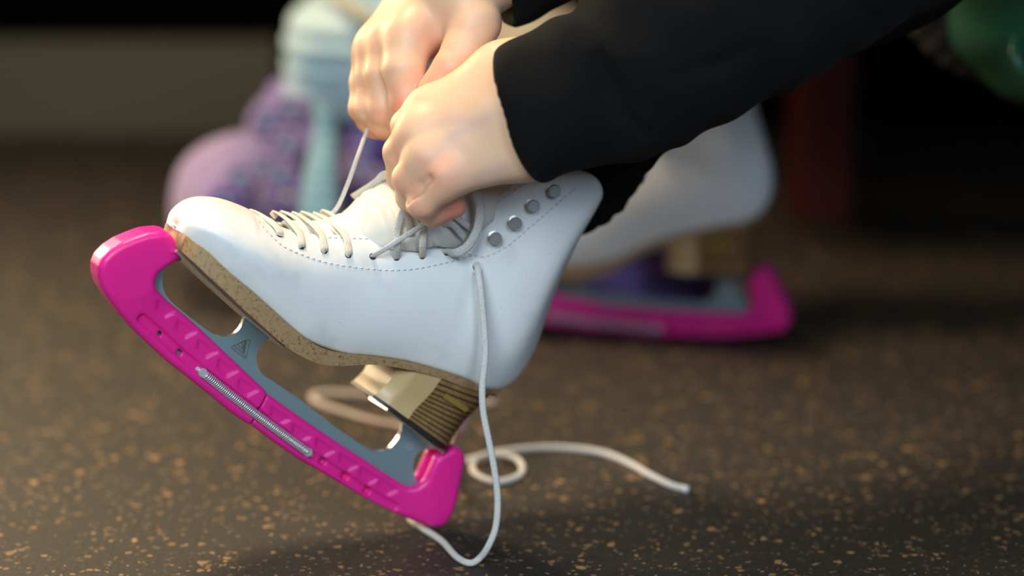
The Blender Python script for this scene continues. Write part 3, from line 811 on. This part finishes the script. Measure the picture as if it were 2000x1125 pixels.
lace([near(880, 405, .030), near(893, 425, .036), near(912, 440, .039), near(926, 452, .033)], .0042, .0018, 'lace')
lace([near(783, 392, .033), near(792, 410, .036), near(799, 432, .036), near(802, 458, .033)], .0050, .0022, 'lace_floor')
lace([near(690, 385, -.022), near(720, 366, -.012), near(748, 346, -.002), near(775, 335, .006), near(800, 350, .01)], .0050, .0018, 'lace')
lace([near(735, 352, -.020), near(745, 342, -.004), near(762, 340, .004), near(770, 352, .012)], .0045, .0020, 'lace')
# taut strand up to the far hand
pl = [MWI @ D(x, y, d_) for x, y, d_ in ((640, 425, 1.515), (660, 403, 1.512), (680, 357, 1.508), (698, 307, 1.508), (717, 256, 1.520), (732, 232, 1.530))]
lace(pl, .0029, .0014)
# long lace hanging from the side eyelet down to the floor, under the guard and away in coils
p, n_ = build_skate.eye
hang = [MW @ (p - n_ * .002), MW @ (p + n_ * .0022)]
dz_ = (hang[1] - CAM).dot(FWD); d1 = (floor_at(918, 1098, .003) - CAM).dot(FWD)
path = [(938, 560), (944, 620), (948, 690), (942, 755), (944, 805), (955, 862), (966, 920), (972, 975), (968, 1030), (952, 1070)]
for i, (x, y) in enumerate(path):
    t = (i + 1) / (len(path) + 1); hang.append(D(x, y, dz_ - .004 * math.sin(math.pi * min(1, t * 2)) * 0 - .006 + (d1 - dz_ + .006) * max(0, (t - .0)) ** 1.3))
for x, y, z in ((935, 1092, .0035), (917, 1100, .0022), (892, 1088, .0022), (862, 1056, .0022), (826, 1032, .0022), (800, 1010, .0022), (815, 960, .0022), (868, 918, .0022), (905, 901, .0022), (935, 893, .004), (985, 889, .0055), (1016, 903, .0045), (1015, 928, .003), (968, 941, .0022), (928, 925, .0022), (924, 903, .003), (945, 889, .0065), (1000, 879, .005), (1080, 874, .0022), (1160, 881, .0022), (1215, 898, .0022), (1270, 928, .0022), (1312, 948, .0022), (1340, 955, .0022)):
    hang.append(floor_at(x, y, z))
lo_ = lace([MWI @ q for q in hang], .0042, .0034, hint=tuple(MWI.to_3x3() @ Vector((0, -.9, .4))), step=.0025)
lo_['label'] = 'long loose lace hanging to the floor'
tip = [MWI @ floor_at(1334, 954, .0022), MWI @ floor_at(1344, 956.5, .0022)]
lace(tip, .0046, .0040, 'enamel', step=.002, name='lace_tip')
# second loose end: a loop behind the heel
lp = [D(925, 770, 1.60), D(912, 815, 1.605), D(893, 850, 1.62)]
lp += [floor_at(x, y, .0028) for x, y in ((878, 868), (830, 848), (782, 833), (730, 823), (680, 808), (635, 793), (612, 780), (616, 770), (650, 768), (700, 771), (760, 776), (830, 784), (900, 785), (970, 787))]
lo_ = lace([MWI @ q for q in lp], .0050, .0042, 'lace_floor', hint=tuple(MWI.to_3x3() @ Vector((0, -.9, .4))), step=.003)
lo_['label'] = 'loose lace looped on the floor'

# ------------------------------------------------------------ far skate: copies of the same parts, standing flat
def back_matrix():
    P = KP(G_OUT, .0); zmin = min(p[1] for p in P); hx = [p for p in P if p[1] < zmin + .003][0][0]
    a, y, b = frame(0.0, math.radians(-15), 0.0)
    heel_l = Vector((K(864, 1031, .0)[0], 0, zmin))
    m = frmat((a, y, b), Vector((0, 0, 0)))
    tgt = floor_at(1552, 676)
    off = tgt - (m.to_3x3() @ heel_l); m.translation = Vector((off.x, off.y, -zmin + .0002)); return m
MB_ = back_matrix()
def copy_tree(o, parent=None, skip=()):
    c = o.copy(); COL.objects.link(c)
    if parent is not None: c.parent = parent
    for ch in [q for q in list(o.children)]:
        if ch.name.startswith('lace') and not ch.name.startswith('lace_hook') and 'label' in ch: continue
        if ch.name in skip: continue
        copy_tree(ch, c, skip)
    return c
loose = [c.name for c in skate.children if c.name.split('.')[0] in ('lace', 'lace_tip')][7:]
s2 = copy_tree(skate, None, loose); s2.matrix_world = MB_
s2['label'] = 'white leather ice skate standing flat behind the black trouser leg'
g2 = copy_tree(guard); g2.matrix_world = MB_; g2['label'] = 'pink plastic guard flat on the floor under the rear skate'
for o in (skate, s2, guard, g2): o['group'] = {'ice': 'pair of white ice skates', 'bla': 'pair of pink blade guards'}[o.name[:3]]
# ------------------------------------------------------------ person: hands and wrists, sweatshirt, trousers
person = empty('person', loc=floor_at(1700, 700))
tag(person, 'person in black sweatshirt and trousers bending to tie the front skate', 'person')
PI_ = person.matrix_world.inverted()

def hand_mesh(fingers, palm, extra, ridges, flush, creases=(), h=.0009, kf=.0016, kp=.007, pad=.03):
    allp = [np.array(D(*q[:3])) for fi in fingers for q in fi] + [np.array(D(*q[:3])) for c in palm for q in c[:2]] + [np.array(D(*q[:3])) for c in extra for q in c[:2]]
    lo = np.min(allp, 0) - pad; hi = np.max(allp, 0) + pad
    g = Grid(lo, hi, h); P = None
    for c in palm:
        (a, b) = c[:2]; sq = c[2] if len(c) > 2 else None
        q = g.cone(D(*a[:3]), D(*b[:3]), a[3], b[3], sq); P = q if P is None else smin(P, q, .014)
    FF = None
    for fi in fingers:
        C = None
        for a, b in zip(fi[:-1], fi[1:]):
            q = g.cone(D(*a[:3]), D(*b[:3]), a[3], b[3]); C = q if C is None else smin(C, q, .0035)
        FF = C if FF is None else smin(FF, C, kf)
    T = smin(P, FF, kp)
    for c in extra:
        a, b, k = c[:3]; T = smin(T, g.cone(D(*a[:3]), D(*b[:3]), a[3], b[3]), k)
    for c in ridges:
        for a, b in zip(c[:-1], c[1:]): T = smin(T, g.cone(D(*a[:3]), D(*b[:3]), a[3], b[3]), .0050)
    for c in creases:
        for a, b in zip(c[:-1], c[1:]): T = smax(T, -g.cone(D(*a[:3]), D(*b[:3]), a[3], b[3]), .0030)
    V, F = g.surface(T)
    fl = np.zeros(len(V))
    for (px, py, dp, r_, k) in flush:
        c = np.array(D(px, py, dp)); fl = np.maximum(fl, k * np.exp(-((V - c) ** 2).sum(1) / r_ ** 2))
    return V, F, fl

# nearer (left) hand: back of the hand to the camera, fingers curled under
toc = -np.array(FWD)
HB_F = [
    [(838, 215, 1.462, .0125), (797, 246, 1.474, .0102), (790, 292, 1.490, .0085), (812, 330, 1.492, .0072)],
    [(820, 257, 1.450, .0125), (782, 298, 1.462, .0102), (783, 345, 1.478, .0086), (808, 375, 1.486, .0074)],
    [(838, 305, 1.442, .0118), (800, 348, 1.449, .0101), (802, 385, 1.465, .0086), (828, 404, 1.478, .0072)],
    [(872, 346, 1.437, .0110), (825, 396, 1.443, .0094), (846, 416, 1.455, .0080), (888, 404, 1.460, .0070)],
]
HB_P = [
    ((985, 140, 1.452, .016), (838, 215, 1.462, .0125)),
    ((1005, 180, 1.444, .020), (820, 257, 1.452, .0125)),
    ((1020, 225, 1.440, .020), (838, 305, 1.444, .0122)),
    ((1038, 285, 1.444, .018), (872, 346, 1.440, .0118)),
    ((1000, 180, 1.455, .022), (890, 270, 1.462, .018)),
    ((985, 150, 1.452, .018), (1120, 130, 1.448, .024)),
    ((1005, 215, 1.446, .022), (1140, 175, 1.446, .026)),
    ((1030, 280, 1.448, .0195), (1150, 215, 1.450, .024)),
]
HB_E = [
    ((968, 128, 1.455, .0105), (1000, 130, 1.452, .014), .006),
    ((960, 150, 1.462, .014), (890, 215, 1.478, .0125), .006),
    ((890, 215, 1.478, .0125), (850, 300, 1.500, .0100), .004),
    ((850, 300, 1.500, .0100), (838, 360, 1.498, .0080), .003),
]
HB_R = [
]
HB_C = [[(838, 350, 1.4285, .0024), (818, 367, 1.433, .0032), (800, 388, 1.440, .0034)], [(800, 312, 1.440, .0018), (780, 326, 1.450, .0018)]]
HB_FL = [(857, 337, 1.427, .014, .55), (812, 404, 1.436, .012, .45), (790, 352, 1.44, .011, .35), (885, 408, 1.455, .016, 1.0), (775, 300, 1.45, .01, .3), (868, 418, 1.45, .012, .6)]
vb = hand_mesh(HB_F, HB_P, HB_E, HB_R, HB_FL, HB_C, kf=.0024, kp=.010)

# farther (right) hand: fingers point down, thumb on the right side
HA_F = [
    [(800, 72, 1.497, .0135), (790, 135, 1.492, .0132), (797, 200, 1.492, .0112), (786, 232, 1.502, .0092), (770, 244, 1.512, .0080)],
    [(764, 80, 1.512, .0128), (750, 145, 1.508, .0118), (752, 212, 1.508, .0102), (750, 242, 1.518, .0088), (764, 250, 1.528, .0078)],
    [(738, 92, 1.526, .0118), (726, 150, 1.523, .0106), (724, 212, 1.521, .0096), (734, 244, 1.530, .0082), (754, 252, 1.540, .0074)],
    [(728, 106, 1.538, .0102), (712, 160, 1.536, .0092), (707, 212, 1.534, .0082), (720, 236, 1.542, .0072), (740, 242, 1.55, .0066)],
]
HA_P = [
    ((895, -40, 1.515, .022), (800, 72, 1.499, .0130)),
    ((880, -45, 1.522, .022), (764, 80, 1.514, .0125)),
    ((865, -45, 1.532, .020), (740, 90, 1.528, .0118)),
    ((850, -40, 1.540, .018), (732, 100, 1.538, .0105)),
    ((890, -45, 1.520, .026), (1035, -115, 1.525, .024)),
    ((905, -25, 1.505, .024), (1040, -100, 1.520, .025)),
]
HA_E = [
    ((905, -10, 1.500, .0205), (925, 45, 1.492, .0165), .010),
    ((925, 45, 1.492, .0165), (905, 98, 1.486, .0130), .004),
    ((905, 98, 1.486, .0130), (882, 135, 1.482, .0120), .003),
    ((882, 135, 1.482, .0120), (846, 178, 1.482, .0100), .002),
    ((905, 20, 1.508, .016), (835, 75, 1.508, .012), .010),
]
HA_R = []
HA_C = []
HA_FL = [(780, 211, 1.48, .012, .8), (747, 228, 1.50, .011, .45), (745, 258, 1.52, .012, .8), (712, 226, 1.525, .010, .5), (735, 80, 1.51, .016, .3), (850, 100, 1.50, .014, .6), (830, 60, 1.49, .012, .25), (870, 145, 1.47, .012, .5), (848, 172, 1.47, .014, .7), (820, 165, 1.485, .010, .5)]
va = hand_mesh(HA_F, HA_P, HA_E, HA_R, HA_FL, HA_C, kf=.0042, kp=.012)

# arms, shoulders and trunk under the clothes
EL_B = D(1650, -110, 1.40); EL_A = D(1620, -330, 1.60)
SH_B = Vector((.44, 1.50, .70)); SH_A = Vector((.46, 1.86, .74)); HIP = Vector((.86, 1.86, .56)); NECK = Vector((.40, 1.68, .80))
g = Grid((-.05, 1.20, .28), (1.10, 2.15, .95), .010)
T = g.cone(D(1130, 170, 1.447), EL_B, .026, .038); T = smin(T, g.cone(EL_B, SH_B, .040, .050), .02)
T = smin(T, smin(g.cone(D(1005, -100, 1.515), EL_A, .026, .038), g.cone(EL_A, SH_A, .040, .050), .02), .02)
T = smin(T, g.cone(SH_B, SH_A, .055, .055), .03); T = smin(T, g.cone((SH_B + SH_A) / 2, HIP, .115, .13), .05)
T = smin(T, g.cone((SH_B + SH_A) / 2 + Vector((0, 0, .03)), NECK, .06, .05), .03)
vt = g.surface(T)
V = np.vstack([vb[0], va[0], vt[0]]); F = np.vstack([vb[1], va[1] + len(vb[0]), vt[1] + len(vb[0]) + len(va[0])])
fl = np.concatenate([vb[2], va[2], np.zeros(len(vt[0]))])
V = V - np.array(person.location)
bme = np_mesh(V, F, 'body', 2)
vn = np.zeros(len(V)); VW = V + np.array(person.location)
for pl_ in ([(1005, 205, 1.425), (940, 236, 1.425), (890, 262, 1.428), (850, 300, 1.434)], [(930, 240, 1.425), (870, 240, 1.434), (835, 262, 1.44)], [(1035, 300, 1.43), (985, 322, 1.43), (930, 345, 1.43)]):
    for q in catmull(np.array([tuple(D(*p)) for p in pl_]), 12): vn = np.maximum(vn, .38 * np.exp(-((VW - q) ** 2).sum(1) / .0042 ** 2))
at = bme.attributes.new('vein', 'FLOAT', 'POINT'); at.data.foreach_set('value', vn.astype(np.float32)[:len(at.data)])
at = bme.attributes.new('flush', 'FLOAT', 'POINT'); at.data.foreach_set('value', fl.astype(np.float32)[:len(at.data)])
body = link('body', bme, M['skin'], person)

def chain(g, pts, k=.02):
    T = None
    for a, b in zip(pts[:-1], pts[1:]):
        q = g.cone(a[0], b[0], a[1], b[1]); T = q if T is None else smin(T, q, k)
    return T
def folds(g, T, amp, f1, seed):
    rs = np.random.RandomState(seed); X, Y, Z = g.X, g.Y, g.Z
    for _ in range(4):
        k = rs.normal(size=3); k /= np.linalg.norm(k); ph = rs.rand() * 6.28; fr = f1 * (.7 + .8 * rs.rand())
        T = T + amp * np.sin((X * k[0] + Y * k[1] + Z * k[2]) * fr + ph + 1.5 * np.sin(X * fr * .5 + Z * fr * .35))
    return T
def sleeve(pts, cut_c, cut_n, hollow, seed, lo, hi, h=.0022, bumpc=(), creases=()):
    g = Grid(lo, hi, h); T = chain(g, pts, .02)
    for q in bumpc: T = smin(T, g.cone(*q), .006)
    T = folds(g, T, .0011, 95, seed)
    for cr in creases:
        for a, b in zip(cr[:-1], cr[1:]): T = smax(T, -g.cone(D(*a[:3]), D(*b[:3]), a[3], b[3]), .007)
    pl = -((g.X - cut_c[0]) * cut_n[0] + (g.Y - cut_c[1]) * cut_n[1] + (g.Z - cut_c[2]) * cut_n[2])
    T = smax(T, pl, .0025)
    inner = g.cone(hollow[0], hollow[1], hollow[2], hollow[3]); T = smax(T, -inner, .0015)
    return g.surface(T)
# near sleeve
cB0 = D(1010, 222, 1.447)
sB = [(D(985, 236, 1.447), .0365), (D(1060, 208, 1.447), .0376), (D(1150, 178, 1.445), .0395), (D(1240, 138, 1.445), .0455), (D(1330, 80, 1.44), .0530), (D(1450, 2, 1.43), .0560), (D(1560, -62, 1.415), .056), (D(1760, -175, 1.40), .060)]
nB = (D(1140, 168, 1.447) - D(998, 224, 1.447)).normalized(); nB = (nB + Vector((0, -.30, 0))).normalized()
pB = [np.array(p) for p, _ in sB]; lo = np.min(pB, 0) - .08; hi = np.max(pB, 0) + .08; hi[0] = D(1860, 0, 1.41).x
vB = sleeve(sB, cB0, nB, (D(930, 250, 1.447), D(1085, 196, 1.447), .0342, .0335), 3, lo, hi, .0018, bumpc=[(D(1232, 42, 1.447), D(1330, -20, 1.447), .034, .036)], creases=[[(1170, 110, 1.401, .001), (1190, 170, 1.399, .0035), (1215, 225, 1.401, .0035), (1262, 268, 1.412, .002)], [(1310, 150, 1.388, .0005), (1400, 130, 1.383, .003), (1490, 85, 1.372, .0005)]])
# far sleeve
sA = [(D(900, -22, 1.525), .037), (D(1051, -110, 1.53), .038), (D(1180, -190, 1.54), .042), (D(1400, -250, 1.56), .05), (D(1640, -340, 1.60), .055)]
nA = (D(1051, -95, 1.53) - D(900, -8, 1.525)).normalized(); nA = (nA + Vector((0, .12, 0))).normalized()
pA = [np.array(p) for p, _ in sA]; lo = np.min(pA, 0) - .07; hi = np.max(pA, 0) + .07
vA = sleeve(sA, D(968, -10, 1.52), nA, (D(880, 5, 1.525), D(1010, -84, 1.525), .030, .030), 5, lo, hi, .003)
# trunk of the sweatshirt
g = Grid((.05, 1.15, .2), (1.2, 2.3, 1.05), .011)
T = chain(g, [(EL_B, .056), (SH_B, .075)], .02); T = smin(T, chain(g, [(EL_A, .056), (SH_A, .075)], .02), .03)
T = smin(T, g.cone(SH_B, SH_A, .085, .085), .05); T = smin(T, g.cone((SH_B + SH_A) / 2, HIP, .15, .17), .06); T = folds(g, T, .003, 40, 2)
vT = g.surface(T)
V = np.vstack([vB[0], vA[0], vT[0]]) - np.array(person.location); F = np.vstack([vB[1], vA[1] + len(vB[0]), vT[1] + len(vB[0]) + len(vA[0])])
sw = link('sweatshirt', np_mesh(V, F, 'sweatshirt', 6), M['black'], person)

# trousers: front leg with a scrunched hem, rear leg, seat
KN_B = D(1960, -300, 1.56); KN_A = D(1960, -420, 1.90)
g = Grid((0.0, 1.36, .16), (.40, 1.76, .52), .0028)
lg = [(D(1085, 352, 1.592), .0415), (D(1122, 300, 1.580), .0435), (D(1205, 195, 1.54), .0455), (D(1400, 40, 1.545), .052), (D(1700, -130, 1.55), .066), (KN_B, .072)]
T = chain(g, lg, .012)
ax = (lg[2][0] - lg[0][0]).normalized(); c = lg[0][0]
s_ = (g.X - c.x) * ax.x + (g.Y - c.y) * ax.y + (g.Z - c.z) * ax.z
T = T + .0026 * np.sin(s_ * 520 + 1.2 * np.sin(g.Y * 70) + .8 * np.sin(g.X * 90)) * np.exp(-(np.maximum(s_, 0) / .06) ** 2)
T = folds(g, T, .0012, 80, 9)
pl = -(s_ + .006); T = smax(T, pl, .004)
v1 = g.surface(T)
g = Grid((.10, 1.30, .15), (1.15, 2.30, .80), .010)
T = chain(g, [(D(1420, 60, 1.545), .050), (D(1700, -130, 1.55), .062), (KN_B, .074), (HIP, .10)], .03)
T = smin(T, chain(g, [(D(1395, 60, 1.97), .044), (D(1480, -80, 1.96), .052), (KN_A, .072), (HIP + Vector((0, .14, 0)), .10)], .03), .02)
T = smin(T, g.cone(HIP, HIP + Vector((.05, .14, -.02)), .13, .13), .04)
T = np.maximum(T, -(g.Z - .02 - D(1395, 55, 1.97).z + .01) * np.where(g.Y > 1.7, 1, -9) * 1.0 - np.where(g.Y > 1.7, 0, 9))
v2 = g.surface(T)
# sock/tight inside the boots
V = np.vstack([v1[0], v2[0]]) - np.array(person.location); F = np.vstack([v1[1], v2[1] + len(v1[0])])
tr = link('trousers', np_mesh(V, F, 'trousers', 2), M['trouser'], person)
# black ankle socks that fill the two boots
def sock(a, b, c, ra, rb):
    return sweep([a, (a + b) / 2, b, (b + c) / 2, c], ra * 2, ra * 2, hint=(0, 1, 0), n=20)
def lp0(px, py, w_=0.0): return MW @ near(px, py, w_)
s1 = sock(lp0(1010, 470), lp0(1065, 400), lp0(1120, 330), .026, .03)
bm_ = MB_ @ MWI
def bk(p): return bm_ @ Vector(p)
s2v = sock(bk(lp0(1010, 470)), bk(lp0(1065, 400)), bk(lp0(1120, 330)), .026, .03)
for q in (s1, s2v):
    link('sock', mesh_from([Vector(p) - person.location for p in q[0]], q[1]), M['trouser'], person)

# ------------------------------------------------------------ crocheted bag behind
cb = empty('crochet_bag', loc=floor_at(640, 492)); tag(cb, 'slouchy lilac and pale blue crocheted bag on the floor behind the skates', 'bag')
OF = np.array(cb.location)
def blobpart(name, fn, lo, hi, h, m, parent=cb, relax=2, label=None):
    g = Grid(lo, hi, h); v = g.surface(fn(g)); o = link(name, np_mesh(v[0] - np.array(parent.matrix_world.translation), v[1], name, relax), m, parent)
    if label: o['label'] = label
    return o
def stit(g, amp=.0012, k=520):
    return amp * np.sin(g.X * k) * np.sin(g.Z * k * .9) * np.cos(g.Y * k)
DB = 2.12; pm = FPX / DB
def E(px, py, dp, rx, ry, rz):
    c = D(px, py, dp); return np.array(c), (rx / pm, rz, ry / pm)
c1, r1 = E(455, 405, 2.10, 122, 142, .09)
def f1(g): return np.maximum(g.ell(c1, r1) + stit(g) + .002 * np.sin(g.X * 70 + 1) * np.sin(g.Z * 60), .002 - g.Z)
blobpart('pouch', f1, c1 - .16, c1 + .16, .004, M['lilac'], label='pinkish lilac crocheted front pouch')
c2, r2 = E(650, 330, 2.20, 165, 215, .10)
def f2(g):
    T = g.ell(c2, r2); a = D(700, 420, 2.22); b = D(1270, 470, 2.28); T = smin(T, g.cone(a, b, .075, .052), .03)
    e0 = floor_at(880, 503, .05); e1 = floor_at(1310, 514, .040); T = smin(T, g.cone(e0, e1, .055, .042), .03)
    q = D(800, 330, 2.22); T = smin(T, g.cone(c2, q, .08, .09), .03)
    T = T + .0035 * np.sin(g.X * 95 + 2 * np.sin(g.Z * 40)) * np.sin(g.Z * 85) + stit(g)
    return np.maximum(T, .002 - g.Z)
blobpart('bag_body', f2, (c2[0] - .16, c2[1] - .24, 0.0), (D(1350, 480, 2.3).x + .05, c2[1] + .35, c2[2] + .16), .005, M['purple'], label='purple openwork crocheted body')
c3, r3 = E(712, 96, 2.16, 156, 118, .085)
def f3(g):
    q = (np.abs((g.X - c3[0]) / r3[0]) ** 2.8 + np.abs((g.Y - c3[1]) / r3[1]) ** 2.8 + np.abs((g.Z - c3[2]) / r3[2]) ** 2.8) ** (1 / 2.8); T = (q - 1) * min(r3)
    T = smin(T, g.cone((c3[0] - r3[0] * .62, c3[1] - r3[1] * .55, c3[2] - .030), (c3[0] + r3[0] * .7, c3[1] - r3[1] * .75, c3[2] - .036), .024, .024), .012); T = T + .0016 * np.sin(g.Z * 330) * 1.0 + stit(g, .001)
    top = c3[2] + .042; T = smax(T, g.Z - top - .012, .01)
    hol = g.ell((c3[0] + .004, c3[1], c3[2] + .075), (r3[0] * .72, r3[1] * .72, .06)); return smax(T, -hol, .008)
blobpart('knitted_rim', f3, c3 - .12, c3 + .12, .0032, M['blueknit'], label='pale blue knitted rolled rim')
# strap hanging down the front
st = [D(634, 205, 2.05), D(636, 260, 2.045), D(630, 320, 2.03), D(625, 380, 2.02), D(622, 440, 2.01), D(622, 480, 2.00)]
wds = [40, 50, 62, 78, 86, 88]
V = []; F = []
P = catmull(np.array([list(p) + [w_] for p, w_ in zip(st, wds)]), 10)
for i, q in enumerate(P):
    for s__, dy in ((-1, 0), (-.5, -.008), (0, -.011), (.5, -.008), (1, 0), (.5, .006), (0, .007), (-.5, .006)):
        V.append(Vector((q[0] + s__ * q[3] / pm / 2, q[1] + dy + .0012 * math.sin(i * 1.6), q[2])))
for i in range(len(P) - 1):
    for j in range(8): F.append((i * 8 + j, i * 8 + (j + 1) % 8, (i + 1) * 8 + (j + 1) % 8, (i + 1) * 8 + j))
F += [tuple(range(8))[::-1], tuple((len(P) - 1) * 8 + j for j in range(8))]
link('strap', mesh_from(rel(V, cb), F), M['blueband'], cb)['label'] = 'flat light blue knitted strap hanging down'
cr = [D(648, -8, 2.10), D(680, 8, 2.08), D(712, 32, 2.06), D(735, 58, 2.06)]
link('cord', mesh_from(*(lambda vf: (rel(vf[0], cb), vf[1]))(sweep(resample(catmull(np.array([tuple(p) for p in cr]), 8), .004), .012, .012, n=10))), M['cream'], cb)['label'] = 'cream cord handle'
c5, r5 = E(685, 55, 2.12, 62, 42, .04)
blobpart('lining', lambda g: g.ell(c5, r5) + .003 * np.sin(g.X * 130) * np.sin(g.Z * 120), c5 - .06, c5 + .06, .004, M['lilac'])
# crocheted flower motifs on the body
rs = random.Random(4)
for (px, py, dp) in ((522, 238, 2.10), (565, 215, 2.10), (560, 285, 2.09), (512, 330, 2.06), (470, 350, 2.03), (548, 345, 2.06), (560, 385, 2.06), (440, 395, 2.02), (712, 285, 2.10), (745, 360, 2.10), (700, 330, 2.10)):
    c = D(px, py, dp - .012); V, F = [], []
    for k in range(6):
        a = k * math.pi / 3; cc = c + RGT * (math.cos(a) * .010) + UPV * (math.sin(a) * .010)
        V, F = join((V, F), disc_lathe(cc, -FWD, [(.0064, -.004), (.0066, .0), (.0045, .003), (.0002, .0035)], 10))
    o = link('crochet_flower', mesh_from(rel(V, cb), F), M['lilac'] if rs.random() < .6 else M['purple'], cb)
    vf = disc_lathe(c, -FWD, [(.0046, -.004), (.0046, .003), (.003, .0055), (.0002, .006)], 10)
    link('flower_centre', mesh_from([Vector(p) - cb.location for p in vf[0]], vf[1]), M['cream'] if px == 560 and py == 385 else M['blueband'], o)
# patterned cloth bundle beside the rim
fb = empty('floral_cloth', loc=D(1050, 120, 2.34)); fb.location.z = 0.0; bpy.context.view_layer.update()
tag(fb, 'cream patterned cloth bundle piled behind the crossed hands', 'cloth')
c6, r6 = E(1045, 112, 2.34, 140, 126, .07)
mfl = m_crochet('cream_floral_cloth', (0.80, 0.73, 0.48), (0.55, 0.36, 0.28), False)
def f6(g):
    T = g.ell(c6, r6); T = smin(T, g.cone(D(1040, 200, 2.36), Vector((D(1040, 200, 2.36).x, D(1040, 200, 2.36).y, .06)), .045, .055), .03); T = T + .003 * np.sin(g.X * 110 + g.Z * 60) * np.sin(g.Z * 90 - g.X * 30); return np.maximum(T, .002 - g.Z)
blobpart('cloth', f6, (c6[0] - .1, c6[1] - .14, 0), (c6[0] + .1, c6[1] + .16, c6[2] + .1), .005, mfl, fb)

# ------------------------------------------------------------ bench with red legs, green bag
LG = floor_at(1603, 434); hwp = 57 / FPX * (LG - CAM).dot(FWD)
bn = empty('bench', loc=(LG.x, LG.y, 0)); tag(bn, 'dark bench on a dark red steel leg at the right', 'bench')
def pb(name, c, s, m):
    vf = box_vf(c, (1, 0, 0), (0, 1, 0), (0, 0, 1), *s); bm = bmesh.new(); vs = [bm.verts.new(Vector(v) - bn.location) for v in vf[0]]; [bm.faces.new([vs[i] for i in f]) for f in vf[1]]
    bmesh.ops.recalc_face_normals(bm, faces=bm.faces); bmesh.ops.bevel(bm, geom=bm.edges[:], offset=.003, segments=2, affect='EDGES'); me = bpy.data.meshes.new(name); bm.to_mesh(me); bm.free()
    return link(name, me, m, bn, smooth=False)
SZ = .43
for dx in (0, 1.25): pb('leg', (LG.x + dx, LG.y + hwp, SZ / 2), (hwp * 2, hwp * 2, SZ), M['red'])
for k in range(4): pb('seat_board', (LG.x + .62, LG.y - .10 + k * .125, SZ + .0185), (1.55, .118, .035), M['bench'])
for dx in (0, 1.25): pb('crossbar', (LG.x + dx, LG.y + .09, SZ - .016), (.04, .46, .03), M['red'])

gb = empty('green_bag', loc=(D(2030, -60, 1.78).x, D(2030, -60, 1.78).y, D(2030, 200, 1.78).z)); tag(gb, 'glossy green bag with grey side hanging at the upper right edge', 'bag')
pg = FPX / 1.78
cg = np.array(D(2060, -55, 1.78)); rg = (236 / pg, .075, 262 / pg)
cg2 = np.array(D(1990, -65, 1.80)); rg2 = (250 / pg, .06, 236 / pg)
def fg(g):
    T = g.ell(cg, rg); a = np.arctan2(g.Z - cg[2], g.X - cg[0]); return T + .0018 * np.sin(a * 9 + g.Y * 30) + .0015 * np.sin(g.X * 60 + g.Z * 80)
blobpart('bag_body', fg, cg - .13, cg + .13, .0035, M['green'], gb, label='glossy green nylon body')
def fg2(g):
    T = g.ell(cg2, rg2); return T + .0010 * np.sin((g.X * .9 - g.Z * .35) * 420)
blobpart('side_panel', fg2, cg2 - .13, cg2 + .13, .003, M['mesh'], gb, label='dark grey pleated side panel')
hd = [D(1990, 70, 1.70), D(1982, 100, 1.695), D(1990, 130, 1.694), D(2010, 150, 1.697), D(2040, 160, 1.70)]
link('handle', mesh_from(*(lambda vf: (rel(vf[0], gb), vf[1]))(sweep(resample(catmull(np.array([tuple(p) for p in hd]), 8), .003), .007, .005, hint=(0, 1, 0), n=10))), M['green'], gb)  # loop added to stand for a curved highlight on the green bag
sp_ = [D(2060, -250, 1.78), D(2060, -330, 1.80), Vector((D(2060, -330, 1.8).x, LG.y - .16, SZ + .03))]
link('hanging_strap', mesh_from(*(lambda vf: (rel(vf[0], gb), vf[1]))(sweep(resample(np.array([tuple(p) for p in sp_]), .01), .025, .004, hint=(0, 1, 0), n=8))), M['green'], gb)
